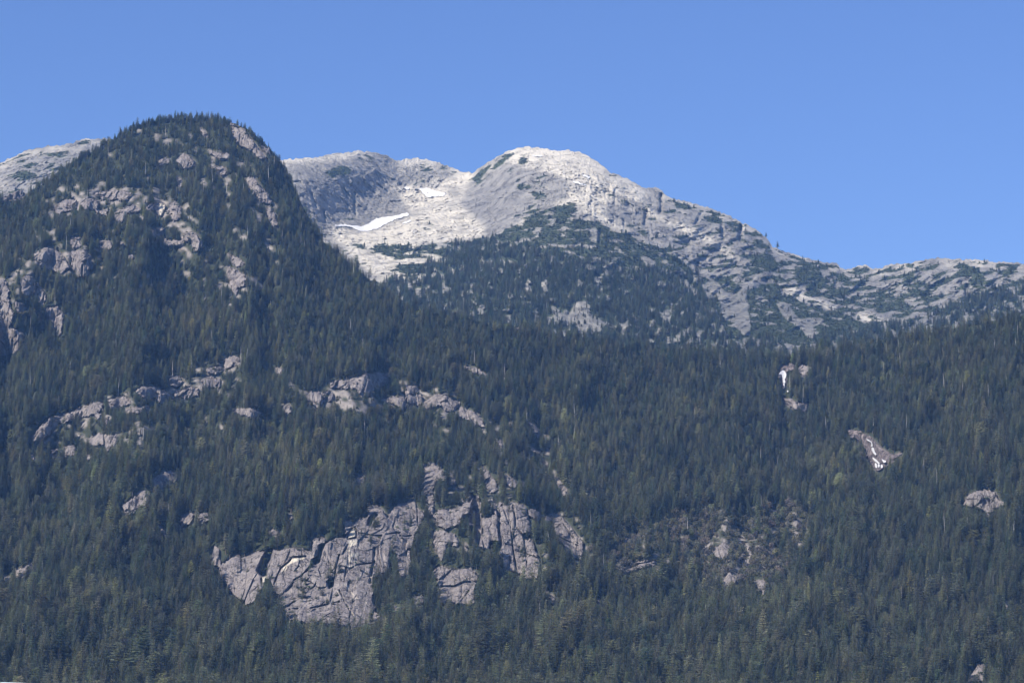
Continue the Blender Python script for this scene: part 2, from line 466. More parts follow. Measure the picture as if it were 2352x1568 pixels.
BRIGHT_TREES = """E 1480 1100,1800 1080,2250 1080,2352 1300,2200 1420,1900 1350,1500 1300
F 0 850,420 850,460 1000,300 1150,0 1150
F 1700 600,1900 560,2150 700,2352 850,2352 1250,2100 900,1850 760
I 900 0,1200 0,1150 350,900 350
D 1750 950,1950 950,2100 1200,1900 1400,1700 1400
H 900 1100,1150 1100,1300 1300,1000 1566,800 1400
J 1080 1180,1320 1150,1300 1400,1000 1400
E 700 200,1400 200,2000 300,2000 420,1200 420,700 300"""
def lines(block): return [q for q in block.strip().split('\n') if q.strip()]
def mask_of(*blocks):
    f = zeros()
    for b in blocks:
        for q in lines(b): fill(f, pts(q))
    return f

# skylines, as (column, row)
SKY_FRONT = [(c / 2.297, r / 2.297) for c, r in [(-400, 520), (-120, 462), (0, 440), (60, 432), (100, 408), (140, 378), (180, 352), (240, 322), (300, 290), (340, 275), (380, 268), (450, 266),
    (510, 272), (545, 280), (580, 296), (610, 320), (632, 342), (655, 375), (675, 418), (700, 470), (722, 510), (745, 545), (780, 574), (830, 612), (860, 640), (890, 662), (930, 694),
    (970, 706), (1050, 722), (1150, 742), (1250, 760), (1400, 780), (1550, 795), (1700, 806), (1800, 812), (1880, 806), (1960, 788), (2050, 768), (2150, 755), (2250, 735), (2352, 718), (2800, 640)]]
SKY_BACK = [(c / 2.297, r / 2.297) for c, r in [(-400, 470), (-120, 400), (0, 374), (60, 346), (100, 338), (160, 330), (190, 320), (215, 318), (300, 322), (450, 335), (600, 355), (650, 368), (675, 366),
    (700, 363), (730, 362), (750, 356), (800, 350), (830, 347), (870, 352), (890, 358), (905, 366), (915, 370), (930, 365), (960, 363), (990, 369), (1010, 374), (1035, 384), (1060, 394), (1085, 398),
    (1100, 386), (1125, 370), (1160, 350), (1190, 340), (1215, 337), (1240, 340), (1265, 345), (1300, 346), (1330, 348), (1360, 364), (1385, 382), (1400, 395), (1440, 410), (1470, 428), (1490, 432),
    (1500, 431), (1520, 436), (1532, 452), (1545, 455), (1580, 464), (1610, 472), (1650, 484), (1690, 505), (1715, 515), (1740, 530), (1760, 547), (1775, 566), (1800, 577), (1830, 586),
    (1865, 597), (1895, 603), (1920, 603), (1930, 614), (1945, 619), (1965, 612), (1985, 609), (2000, 614), (2020, 618), (2040, 608), (2060, 606), (2085, 605), (2110, 600), (2150, 592), (2200, 595),
    (2250, 597), (2290, 601), (2330, 604), (2352, 606), (2500, 640), (2800, 700)]]
def interp(tab, u):
    t = np.array(tab); return np.interp(u, t[:, 0], t[:, 1])
vr_front = interp(SKY_FRONT, UG) + 5.2 - 3.4 * smooth(90, 150, UG) * smooth(275, 230, UG) - 2.5 * smooth(395, 420, UG) + 1.0 * vnoise(UG / 9, UG * 0, 3)
_back = interp(SKY_BACK, UG)
vr_back = _back + 0.9 * vnoise(UG / 3.1, UG * 0, 11) + 0.9 * vnoise(UG / 11, UG * 0, 12) - 0.8 * (np.floor(UG / 5 + vnoise(UG / 7, UG * 0, 13)) % 2)

# rock masks of the front slope
m_cliff = mask_of(CLIFF)
m_other = mask_of(CLIFF_OTHERS)
m_out = mask_of(OUTCROPS_HILL, OUTCROPS_LEFT, OUTCROPS_BAND, OUTCROPS_LOWER, OUTCROPS_KNOLL, OUTCROPS_RIGHT, GULLY)
# loose scatter of small ledges between the trees, on the hill, along the slanting band, around the knoll and in the clearing
_reg = blur(mask_of("""V 200 320,450 270,600 330,660 480,620 720,420 700,100 640,0 760,0 620,120 440""", """V 70 1040,60 980,300 880,560 800,640 900,560 980,300 1060""",
    """V 640 960,640 860,900 830,1120 940,1180 1060,1000 990,800 960""", """V 1180 960,1300 1000,1380 1320,1200 1300,1000 1100,960 1060""", """V 1380 1180,1880 1150,1860 1360,1560 1340"""), 8)
_reg = _reg + 0.9 * blur(mask_of("""V 80 1010,130 960,250 905,330 880,420 860,470 835,550 815,560 835,500 870,470 900,350 930,250 950,150 1000,90 1025""", """V 120 470,200 440,300 435,420 465,420 510,280 505,180 500,110 490""",
    """V 60 600,100 570,210 590,220 640,100 640""", """V 690 900,860 850,900 870,1060 900,1110 960,1060 960,930 945,720 940"""), 2.5) + 0.8 * blur(mask_of("""V 1620 1230,1850 1180,1870 1300,1600 1370,1580 1300""", """V 930 1100,1060 1100,1090 1180,1060 1330,960 1330"""), 5)
m_bits = ((fbm(UU / 8, VV / 6, 640, 4) + 0.5 * vnoise(UU / 40, VV / 30, 641)) > 1.12 - 0.42 * _reg) & (_reg > 0.3)
m_bits = (blur(m_bits.astype(float), 0.5) > 0.4).astype(float)
m_recess = zeros()
for q in lines(RECESS): fill(m_recess, pts(q))
m_recess = blur(m_recess, 0.6)
m_rock = np.maximum(np.maximum(m_cliff, m_other), np.maximum(m_out, m_bits))
m_scrubland = blur(mask_of(SCRUBLAND), 6)
m_bright = blur(mask_of(BRIGHT_TREES), 12)

def _hblur(f, r):
    k = int(r * Q); n = 2 * k + 1
    c = np.cumsum(np.pad(f, [(0, 0), (k + 1, k)], mode='edge'), axis=1)
    return (c[:, n:] - c[:, :-n]) / n
# ---- distance to the front slope
Rr = np.interp(UG, [-170, 0, 60, 200, 290, 330, 420, 560, 700, 850, 1024, 1194], [4100, 4250, 4350, 4450, 4350, 4200, 4000, 4020, 4080, 4050, 3850, 3700])
vrf = vr_front[None, :]
slope = 1 - 0.72 * blur(m_rock, 2.5) + 0.35 * blur(mask_of("""V 250 860,700 790,1150 820,1350 1000,900 900,600 850,300 900""", """V 400 1080,1000 980,1150 1040,1050 1100,800 1160,500 1220"""), 15)
slope = slope * (1 + 0.45 * fbm(UU / 120, VV / 60, 31, 3))
slope = np.clip(slope, 0.12, 3)
slope[(VV > 690)] = 1.0
slope[(VV < vrf)] = 0
up = np.cumsum(slope[::-1], axis=0)[::-1]
i690 = int((690 - V0) * Q)
seen = up - up[i690][None, :]
tot = seen[0][None, :]
R_front = 2560 + (Rr[None, :] - 2560) * np.clip(seen / tot, 0, 1)
low = VV > 690
R_front = np.where(low, 2560 - (VV - 690) * 5.6, R_front)
fade = smooth(0, 60, VV - vrf) * 0.85 + 0.15
# spurs and gullies; the knoll above the cliff stands out from the slope right of it
R_front = np.where(low, R_front, 0.35 * R_front + 0.65 * _hblur(R_front, 8))
_zone = blur(mask_of("""V 440 1040,1400 1040,1400 1480,440 1480"""), 22)
R_front = np.where(low, R_front, R_front * (1 - 0.88 * _zone) + 0.88 * _zone * (R_front[:, int((215 - U0) * Q):int((550 - U0) * Q)].mean(1)[:, None] + 0.12 * (UU - 380)))
R_front += fade * (1 - 0.65 * blur(m_cliff + m_other, 14)) * (60 * fbm(UU / 90 + 0.3 * VV / 90, VV / 190, 41, 3) + 14 * vnoise(UU / 22, VV / 50, 45))
knoll = interp([(0, 380), (350, 430), (400, 470), (420, 486), (470, 512), (500, 532), (530, 545), (560, 566), (600, 580), (682, 600), (850, 600)], VG)   # right edge of the knoll, by row
R_front += 90 * smooth(-8, 22, UU - knoll[:, None]) * smooth(350, 430, VV) * (1 - smooth(0, 200, UU - knoll[:, None])) * (1 - smooth(600, 680, VV))
prow = interp([(0, 285), (200, 300), (260, 330), (300, 400), (850, 500)], VG)
R_front = np.where((VV < vrf), R_front[np.clip(((vr_front - V0) * Q).astype(int) + 1, 0, NV - 1), np.arange(NU)][None, :], R_front)
R_front = blur(R_front, 1)
R_under = R_front + 62 * np.clip(2 * blur(m_recess, 2), 0, 1) + 16 * blur(np.maximum(np.maximum(m_cliff, m_other), m_out), 1.5) - 4 * blur(m_bits, 1) * (m_out < .1)

# ---- distance to the granite mountain behind: smooth surface through measured points (column, row in the 2352 view; distance)
CTRL = [(-300, 420, 6300), (0, 380, 6200), (100, 420, 5900), (200, 325, 6300), (200, 480, 5700), (450, 340, 6900), (450, 600, 5800), (0, 560, 5300),
    (650, 370, 6650), (690, 450, 6380), (730, 520, 6330), (750, 356, 6820), (770, 440, 6600), (850, 350, 7000), (850, 430, 6850), (850, 500, 6640), (960, 366, 7150), (960, 410, 7020), (930, 450, 6900),
    (1000, 440, 6900), (1020, 400, 7060), (1085, 398, 7100), (1040, 450, 6700), (960, 490, 6550), (850, 525, 6480), (760, 540, 6350), (950, 530, 6300), (1060, 500, 6420), (830, 590, 5950),
    (950, 600, 5850), (900, 660, 5500), (1000, 640, 5600), (1100, 380, 6850), (1150, 430, 6500), (1100, 520, 6250), (1215, 337, 6750), (1215, 400, 6420), (1250, 440, 6250),
    (1330, 348, 6650), (1330, 420, 6250), (1330, 480, 6000), (1300, 560, 5700), (1200, 560, 5800), (1100, 640, 5450), (1300, 700, 5150), (1200, 740, 4950), (1400, 500, 6020),
    (1440, 412, 6450), (1470, 480, 6250), (1500, 432, 6500), (1560, 540, 6100), (1500, 600, 5750), (1450, 660, 5500), (1600, 470, 6500), (1650, 560, 6150), (1600, 650, 5750),
    (1560, 740, 5150), (1700, 515, 6450), (1750, 620, 6000), (1700, 700, 5600), (1700, 780, 5000), (1800, 577, 6400), (1850, 660, 6000), (1800, 740, 5450), (1800, 810, 4900),
    (1945, 619, 6500), (1950, 690, 6050), (1950, 760, 5500), (2030, 615, 6500), (2050, 740, 5700), (2100, 602, 6400), (2150, 680, 6100), (2200, 720, 5800), (2250, 600, 6300),
    (2300, 690, 6000), (2352, 720, 5800), (2500, 640, 6300), (2700, 760, 5900), (1000, 900, 4300), (1600, 950, 4300), (2200, 900, 4700), (600, 800, 4700), (100, 700, 4700)]
C3 = np.array(CTRL, float)
_P = C3[:, :2] / 2.297 / 100
def _phi(d2): return 0.5 * d2 * np.log(d2 + 1e-9)
_K = _phi(((_P[:, None] - _P[None]) ** 2).sum(-1)) + 0.02 * np.eye(len(_P))
_A = np.block([[_K, np.c_[np.ones(len(_P)), _P]], [np.c_[np.ones(len(_P)), _P].T, np.zeros((3, 3))]])
_w = np.linalg.solve(_A, np.r_[C3[:, 2], 0, 0, 0])
def tps(u, v):
    x, y = u / 100, v / 100
    r = _w[-3] + _w[-2] * x + _w[-1] * y
    for i in range(len(_P)): r = r + _w[i] * _phi((x - _P[i, 0]) ** 2 + (y - _P[i, 1]) ** 2)
    return r
_cu, _cv = np.arange(U0, U1 + 8, 8.0), np.arange(V0, V1 + 8, 8.0)
_g = tps(*np.meshgrid(_cu, _cv))
_x = np.clip((UG - U0) / 8, 0, len(_cu) - 1.001); _y = np.clip((VG - V0) / 8, 0, len(_cv) - 1.001)
_ix, _iy = _x.astype(int), _y.astype(int); _fx, _fy = (_x - _ix)[None, :], (_y - _iy)[:, None]
R_back = (_g[_iy][:, _ix] * (1 - _fx) + _g[_iy][:, _ix + 1] * _fx) * (1 - _fy) + (_g[_iy + 1][:, _ix] * (1 - _fx) + _g[_iy + 1][:, _ix + 1] * _fx) * _fy
R_back = np.clip(blur(R_back, 3), 3500, 8000)

b_forest = blur(mask_of(B_FOREST), 4.0)
b_scrub = blur(mask_of(B_SCRUB), 2.0)
b_pale = blur(mask_of(B_PALE), 2.5)
b_steep = blur(mask_of(B_CLIFF), 1.5)
b_bould = blur(mask_of(B_BOULDER), 1.5)
b_rough = smooth(0.46, 0.8, fbm(UU / 9, VV / 7, 650, 4) + 0.30 + 0.35 * vnoise(UU / 45, VV / 35, 651) + 0.25 * smooth(640, 760, UU))
b_bould = np.maximum(b_bould, 0.85 * b_rough * (b_forest > 0.3))
b_snow = mask_of(SNOW)

def rock_relief(x, h, amp=1.0, seed=0, streak=0.0):
    """relief of jointed granite in metres, as a function of place along and up the face"""
    wx = x + 9 * vnoise(x / 60, h / 60, seed + 60) + 3 * vnoise(x / 17, h / 17, seed + 61)
    wh = h + 12 * vnoise(x / 55, h / 55, seed + 62)
    b1, e1 = blocks(wx / 34, wh / 60, seed + 1, 1.0)
    b2, e2 = blocks(wx / 12, wh / 22, seed + 2, 1.1)
    b3, e3 = blocks(wx / 5, wh / 8, seed + 3, 1.1)
    return amp * (9 * b1 + 4.0 * b2 + 1.5 * b3 + 2.0 * fbm(x / 25, h / 25, seed + 4, 4))

# ---- relief of the mountain
XB, YB, ZB = unproject(UU, VV, R_back)
wind = 0.8 * vnoise(XB / 500, ZB / 500, 70)
gul = ridged((XB + 0.35 * ZB * wind) / 170, ZB / 420, 71, 4, 0.55)
big = fbm(XB / 260, ZB / 200, 75, 3)
vb = vr_back[None, :]
edge = 0.25 + 0.75 * smooth(0, 22, VV - vb)
wall = mask_of("""B 120 330,250 300,800 290,960 400,1000 470,960 560,900 660,700 740,400 740,200 500""", """C -300 700,0 660,250 450,100 250,-300 420,-560 700""")
wall = blur(wall, 8)
rel = -24 * gul * (0.55 + 0.5 * b_steep + 0.4 * b_bould) + 26 * big
rel += (1 - 0.45 * smooth(650, 760, UU)) * rock_relief(XB, ZB * 0.8, 1.7, 200) * (0.85 - 0.3 * wall)
rel += 7 * blocks(XB / 15 + vnoise(XB / 20, ZB / 20, 208), ZB / 18, 209, 1.3)[0] * (1 - 0.5 * wall) + 4 * vnoise(XB / 6, ZB / 7, 210)
# slanting ribs on the two big walls left and right of the bowl
rib = ridged((XB + 0.9 * ZB) / 46, (ZB - 0.9 * XB) / 190, 79, 3, 0.6)
rel += -11 * rib * wall
rel += -(7.5 + 7 * smooth(640, 740, UU)) * ridged((XB * 0.8 + 0.75 * ZB * np.sign(600 - UU) * smooth(0, 60, np.abs(UU - 600))) / 42, (ZB) / 120, 215, 4, 0.62)
rel += 26 * b_steep - 14 * b_bould
rel += -26 * smooth(640, 730, UU) * ridged((XB * 0.8 - 0.55 * ZB + 14 * big) / 58, ZB / 240, 220, 3, 0.6)
rel += b_pale * (10 * blocks(XB / 9, ZB / 6, 95, 1.2)[0] - 0.3 * 9)
rel += 30 * (ridged(XB / 90, ZB / 200, 85, 2) < -0.9) * b_bould
R_mount = R_back + rel * edge
# cleft beside the dark towers of the right-hand shoulder, col left of the dome
for q, w, dep in [("C 1110 420,1115 500,1100 540", 3, 40), ("C 1380 560,1350 620", 3, 30), ("C 1660 640,1660 740", 4, 35), ("C 1010 540,1000 620", 4, 30), ("C 690 660,685 750", 3, 35),
                  ("D 270 60,280 160", 2.5, 30), ("D 400 90,395 140", 5, 35), ("D 1070 420,1050 490", 3, 35), ("D 1960 470,1960 560", 4, 45), ("B 600 520,612 680", 2, 16), ("B 520 470,560 560", 2, 12),
                  ("B 300 500,340 620", 2.5, 18), ("B 390 640,400 720", 2.5, 20), ("C 350 560,380 520", 2, 20)]:
    f = zeros(); stroke(f, pts(q), w); R_mount += dep * blur(f, 0.7)

# ---------------------------------------------------------------- materials
def mat(name, rough=0.9, spec=0.15):
    m = bpy.data.materials.new(name); m.use_nodes = True
    nt = m.node_tree; b = nt.nodes["Principled BSDF"]
    b.inputs["Roughness"].default_value = rough
    b.inputs["Specular IOR Level"].default_value = spec
    return m, nt, b
def ramp(nt, stops, src):
    r = nt.nodes.new("ShaderNodeValToRGB")
    while len(r.color_ramp.elements) < len(stops): r.color_ramp.elements.new(0.5)
    for e, (p, c) in zip(r.color_ramp.elements, stops):
        e.position = p; e.color = (*c, 1) if len(c) == 3 else c
    nt.links.new(src, r.inputs[0]); return r.outputs[0]
def noise(nt, vec, scale, detail=4, rough=0.55, dist=0.0):
    n = nt.nodes.new("ShaderNodeTexNoise"); n.inputs["Scale"].default_value = scale
    n.inputs["Detail"].default_value = detail; n.inputs["Roughness"].default_value = rough; n.inputs["Distortion"].default_value = dist
    nt.links.new(vec, n.inputs["Vector"]); return n.outputs["Fac"]
def mapping(nt, vec, scale, rot=(0, 0, 0)):
    n = nt.nodes.new("ShaderNodeMapping"); n.inputs["Scale"].default_value = scale; n.inputs["Rotation"].default_value = rot
    nt.links.new(vec, n.inputs["Vector"]); return n.outputs[0]
def mix(nt, fac, a, b, mode='MIX'):
    n = nt.nodes.new("ShaderNodeMix"); n.data_type = 'RGBA'; n.blend_type = mode
    for sock, x in ((n.inputs[0], fac), (n.inputs[6], a), (n.inputs[7], b)):
        if hasattr(x, 'is_output'): nt.links.new(x, sock)
        elif isinstance(x, tuple): sock.default_value = (*x, 1)
        else: sock.default_value = x
    return n.outputs[2]
def mth(nt, op, a, b=None, clamp=False):
    n = nt.nodes.new("ShaderNodeMath"); n.operation = op; n.use_clamp = clamp
    for i, x in enumerate((a, b)):
        if x is None: continue
        if hasattr(x, 'is_output'): nt.links.new(x, n.inputs[i])
        else: n.inputs[i].default_value = x
    return n.outputs[0]
def attr(nt, name, kind='GEOMETRY', out="Fac"):
    n = nt.nodes.new("ShaderNodeAttribute"); n.attribute_name = name; n.attribute_type = kind; return n.outputs[out]

def rock_material(name, base, dark, pale, s, crack=0.5, bump=1.0, ground=None, fresh=(0.60, 0.545, 0.44)):
    """jointed granite; s = size of its coarsest pattern in metres"""
    m, nt, b = mat(name)
    tc = nt.nodes.new("ShaderNodeTexCoord").outputs["Object"]
    big = noise(nt, tc, 1 / s, 5, 0.6)
    streak = noise(nt, mapping(nt, tc, (1 / 5.0, 1 / 5.0, 1 / 90.0)), 1.0, 3, 0.6)
    fine = noise(nt, tc, 1 / 2.2, 3, 0.6)
    col = ramp(nt, [(0.30, dark), (0.50, base), (0.72, pale)], mth(nt, 'ADD', mth(nt, 'MULTIPLY', big, 0.62), mth(nt, 'MULTIPLY', streak, 0.38)))
    stain = ramp(nt, [(0.56, (0, 0, 0)), (0.70, (1, 1, 1))], streak)
    col = mix(nt, mth(nt, 'MULTIPLY', stain, 0.6), col, tuple(c * 0.45 for c in dark))
    col = mix(nt, ramp(nt, [(0.35, (0.0,) * 3), (0.75, (0.35,) * 3)], fine), col, tuple(min(1, c * 1.25) for c in pale))
    # joints: thin dark lines of warped cells
    wv = nt.nodes.new("ShaderNodeVectorMath"); wv.operation = 'ADD'
    nz = nt.nodes.new("ShaderNodeTexNoise"); nz.inputs["Scale"].default_value = 1 / (s * 0.8); nt.links.new(tc, nz.inputs["Vector"])
    sc = nt.nodes.new("ShaderNodeVectorMath"); sc.operation = 'SCALE'; sc.inputs[3].default_value = s * 0.5; nt.links.new(nz.outputs["Color"], sc.inputs[0])
    nt.links.new(tc, wv.inputs[0]); nt.links.new(sc.outputs[0], wv.inputs[1])
    lines_ = None
    for size, wdt in ((s * 0.75, 0.035), (s * 0.28, 0.05)):
        vo = nt.nodes.new("ShaderNodeTexVoronoi"); vo.feature = 'DISTANCE_TO_EDGE'; vo.inputs["Scale"].default_value = 1.0
        nt.links.new(mapping(nt, wv.outputs[0], (1 / size, 1 / size, 0.55 / size)), vo.inputs["Vector"])
        l = ramp(nt, [(0.0, (1, 1, 1)), (wdt, (0, 0, 0))], vo.outputs["Distance"])
        lines_ = l if lines_ is None else mth(nt, 'MAXIMUM', lines_, l)
    gate = ramp(nt, [(0.45, (0, 0, 0)), (0.58, (1, 1, 1))], noise(nt, tc, 1.3 / s, 2))
    lines_ = mth(nt, 'MULTIPLY', lines_, gate)
    col = mix(nt, mth(nt, 'MULTIPLY', lines_, crack), col, (0.05, 0.05, 0.05))
    pl = attr(nt, "pale")
    col = mix(nt, pl, col, mix(nt, mth(nt, 'MULTIPLY', fine, 0.6), fresh, tuple(c * 0.72 for c in fresh)))
    if ground:
        g = mix(nt, noise(nt, tc, 1 / 6.0, 3), ground[0], ground[1])
        col = mix(nt, attr(nt, "soil"), col, g)
    nt.links.new(col, b.inputs["Base Color"])
    bp = nt.nodes.new("ShaderNodeBump"); bp.inputs["Strength"].default_value = 0.9 * bump; bp.inputs["Distance"].default_value = 1.0
    hgt = mth(nt, 'ADD', mth(nt, 'MULTIPLY', noise(nt, mapping(nt, tc, (1, 1, .6)), 1 / 7.0, 6, 0.65), 3.2), mth(nt, 'MULTIPLY', lines_, -1.0))
    nt.links.new(hgt, bp.inputs["Height"]); nt.links.new(bp.outputs[0], b.inputs["Normal"])
    return m

ROCK_FRONT = rock_material("weathered_granite", (0.19, 0.17, 0.165), (0.075, 0.062, 0.068), (0.35, 0.31, 0.285), 16, 0.9, 1.4)
ROCK_BACK = rock_material("alpine_granite", (0.225, 0.22, 0.215), (0.105, 0.105, 0.11), (0.39, 0.375, 0.35), 42, 0.75, 2.6, ((0.05, 0.075, 0.04), (0.10, 0.11, 0.065)), (0.68, 0.64, 0.56))
SOIL = rock_material("forest_floor", (0.20, 0.18, 0.17), (0.09, 0.08, 0.075), (0.32, 0.29, 0.27), 16, 0.4, 0.8, ((0.022, 0.03, 0.016), (0.05, 0.055, 0.03)))

# ---------------------------------------------------------------- meshes of the land
def grid_object(name, X, Y, Z, material, attrs=None, keep=None, flip=False):
    n, m = X.shape
    idx = np.arange(n * m).reshape(n, m)
    q = np.stack([idx[:-1, :-1], idx[1:, :-1], idx[1:, 1:], idx[:-1, 1:]], -1).reshape(-1, 4)
    co = np.stack([X, Y, Z], -1).reshape(-1, 3)
    if keep is not None:
        k = keep.reshape(-1)
        q = q[k[q].all(1)]
        used = np.zeros(len(co), bool); used[q] = True
        remap = np.cumsum(used) - 1
        q = remap[q]; co = co[used]
    else: used = None
    if len(q) == 0: return None
    me = bpy.data.meshes.new(name)
    me.vertices.add(len(co)); me.vertices.foreach_set("co", co.astype(np.float32).ravel())
    me.loops.add(q.size); me.loops.foreach_set("vertex_index", q.astype(np.int32).ravel())
    me.polygons.add(len(q)); me.polygons.foreach_set("loop_start", np.arange(0, q.size, 4, dtype=np.int32))
    me.update(calc_edges=True)
    me.polygons.foreach_set("use_smooth", np.ones(len(q), bool))
    for k, f in (attrs or {}).items():
        a = me.attributes.new(k, 'FLOAT', 'POINT')
        g = f.reshape(-1)
        a.data.foreach_set("value", (g if used is None else g[used]).astype(np.float32))
    me.materials.append(material)
    me.update()
    o = bpy.data.objects.new(name, me); S.collection.objects.link(o)
    return o

def land(name, vr, Rf, rows, step, vlow, material, attrs, u0=U0, u1=U1, back=14):
    us = np.arange(u0, u1 + 0.01, step)
    ridge = np.interp(us, UG, vr)
    t = np.linspace(0, 1, rows)[:, None]
    u = np.repeat(us[None, :], rows, 0)
    v = ridge[None, :] + (vlow(us)[None, :] - ridge[None, :]) * t
    X, Y, Z = unproject(u, v, samp(Rf, u, v))
    # the far side of the ridge
    k = np.arange(back, 0, -1)[:, None]
    Rb = samp(Rf, us, ridge)[None, :] + k * 45 + 0 * us[None, :]
    xb, yb, zb = unproject(us[None, :], ridge[None, :] + 0 * k, Rb)
    _, _, z0 = unproject(us, ridge, samp(Rf, us, ridge))
    zb = z0[None, :] - 3 * k ** 1.6 - 2 * k
    X, Y, Z = np.vstack([xb, X]), np.vstack([yb, Y]), np.vstack([zb, Z])
    A = {n: np.vstack([np.repeat(samp(f, us, ridge)[None, :], back, 0), samp(f, u, v)]) for n, f in attrs.items()}
    return grid_object(name, X, Y, Z, material, A)

soil_f = 1 - np.clip(blur(m_rock, 1.2) * 1.4 + 0.35 * blur(m_scrubland, 1) * (fbm(UU / 3, VV / 3, 8, 2) > 0.2), 0, 1)
hill = land("wooded_hillside", vr_front, R_under, 420, 2.0, lambda us: 0 * us + 846, SOIL, {"soil": soil_f, "pale": 0.06 * m_bits})
tag(hill, kind="structure")

veg_n = fbm(XB / 32, ZB / 20, 99, 4)
b_cover = np.clip(b_forest * 0.95 + smooth(-0.25, 0.35, veg_n + (b_scrub - 0.5) * 1.2 - 0.22) * smooth(0.1, 0.5, b_scrub), 0, 1)
scat = smooth(0.40, 0.58, 0.42 * smooth(650, 800, UU) + fbm((XB + 0.8 * ZB) / 60, (ZB - 0.5 * XB) / 22, 102, 4) - 0.5 * b_pale - 0.6 * wall * smooth(250, 200, VV) - 0.8 * blur(b_snow, 3)) * (VV > vb + 2)
b_cover = np.clip(np.maximum(b_cover, 0.9 * scat) * (1 - smooth(0.3, 0.7, b_bould) * 0.85) * (1 - 0.7 * b_steep), 0, 1)
mount = land("granite_mountain", vr_back, R_mount, 470, 1.0, lambda us: np.interp(us, UG, np.maximum(vr_front, vr_back)) + 45, ROCK_BACK,
             {"soil": np.clip(b_cover * 1.1, 0, 1), "pale": np.clip(b_pale * (0.85 + 0.6 * fbm(XB / 40, ZB / 25, 111, 3)) + 0.45 * smooth(12, 2, VV - vb) * (0.6 + fbm(XB / 50, ZB / 50, 112, 2)) + (0.12 + 0.45 * smooth(0.35, 0.8, fbm(XB / 70, ZB / 50, 113, 4))) * (1 - 0.95 * wall) * (1 - 0.7 * smooth(330, 260, UU)) * (1 - 0.85 * smooth(620, 760, UU)), 0, 1)})
tag(mount, kind="structure")

gp, gnt, gb = mat("valley_grass", 0.95)
gtc = gnt.nodes.new("ShaderNodeTexCoord").outputs["Object"]
gnt.links.new(mix(gnt, noise(gnt, gtc, 0.02, 5), (0.05, 0.07, 0.03), (0.09, 0.10, 0.05)), gb.inputs["Base Color"])
gx, gy = np.meshgrid(np.linspace(-9000, 9000, 61), np.linspace(-3000, 13000, 61))
ground = grid_object("ground", gx, gy, 0 * gx, gp)
tag(ground, kind="structure")
# ---------------------------------------------------------------- bare granite on the front slope, each outcrop its own fine mesh
m_crack = zeros()
for q in lines(CRACKS):
    k, rest = q.split(' ', 1); w, p_ = rest.split(';')
    stroke(m_crack, pts(k + ' ' + p_), max(1.1, float(w) / CROP[k][2] / 3))
m_pale = zeros()
for q in lines(PALE): fill(m_pale, pts(q), 1.0)
for q in lines(PALE_LINES):
    k, rest = q.split(' ', 1); w, p_ = rest.split(';')
    stroke(m_pale, pts(k + ' ' + p_), max(0.7, float(w) / CROP[k][2] / 3), 0.7)
m_pale *= np.where(m_pale < 0.95, smooth(-0.5, 0.3, fbm(UU / 3, VV / 3, 142, 2)), 1)
_s = blur(mask_of(PALE_SOFT), 1.0) * smooth(-0.2, 0.5, fbm(UU / 4, VV / 4, 140, 3))
m_pale = np.maximum(m_pale, 0.8 * _s)

WET = rock_material('wet_dark_granite', (0.11, 0.088, 0.088), (0.04, 0.034, 0.038), (0.38, 0.33, 0.31), 9, 0.8, 1.6)
def outcrop(name, polys, layer, bulge, step=0.5, seed=1, material=None, ragged=1.0, relief=1.0):
    f = zeros()
    for p in polys: fill(f, p)
    a = np.vstack([np.array(p) for p in polys])
    u0, u1, v0, v1 = a[:, 0].min() - 2, a[:, 0].max() + 2, a[:, 1].min() - 2, a[:, 1].max() + 2
    iu0, iu1, iv0, iv1 = int((u0 - 12 - U0) * Q), int((u1 + 12 - U0) * Q), int((v0 - 12 - V0) * Q), int((v1 + 12 - V0) * Q)
    iu0, iv0 = max(iu0, 0), max(iv0, 0)
    sub = f[iv0:iv1, iu0:iu1]
    wide, soft = blur(sub, 3.0), blur(sub, 0.6)
    full = zeros(); full[iv0:iv1, iu0:iu1] = wide; fs = zeros(); fs[iv0:iv1, iu0:iu1] = soft
    u, v = np.meshgrid(np.arange(u0, u1, step), np.arange(v0, v1, step))
    R0 = samp(layer, u, v)
    X, Y, Z = unproject(u, v, R0)
    uw = u + ragged * (1.6 * fbm(X / 14, Z / 14, 150 + seed, 3) + 0.8 * vnoise(X / 2.5, Z / 2.5, 151)); vw = v + ragged * (1.6 * fbm(X / 11, Z / 14, 160 + seed, 3) + 1.2 * vnoise(X / 2.2, Z / 5, 152))
    w = samp(full, uw, vw); s = samp(fs, uw, vw)
    out = bulge * np.sqrt(np.clip((w - 0.12) / 0.75, 0, 1)) * smooth(0.2, 0.9, s)
    wx = X + 6 * vnoise(X / 40, Z / 40, 170) ; wz = Z + 6 * vnoise(X / 35, Z / 35, 171)
    b1, e1 = blocks(wx / 26, wz / 44, 172, 1.1)
    b2, e2 = blocks(wx / 9, wz / 17, 173, 1.1)
    rl = 6.5 * b1 + 4.0 * b2 + 2.2 * fbm(X / 12, Z / 26, 174, 4) + 1.3 * fbm(X / 2.6, Z / 14, 176, 2)
    rl = rl + 8 * np.exp(-np.abs(vnoise(wx / 22, Z / 110, 178)) * 9) * smooth(4, 14, bulge) - 2
    joints = 2.0 * smooth(0.09, 0.02, e1)
    cr = samp(m_crack, u, v) * (0.3 + 0.7 * smooth(-0.6, 0.15, fbm(X / 9, Z / 9, 180, 2))); rc = samp(m_recess, u, v)
    dR = -out + relief * rl * smooth(0.1, 0.7, s) + joints * relief + 12 * cr + 56 * rc
    X, Y, Z = unproject(u, v, R0 + dR)
    keep = s > 0.2
    return grid_object(name, X, Y, Z, material or ROCK_FRONT, {"pale": samp(m_pale, u, v)}, keep)

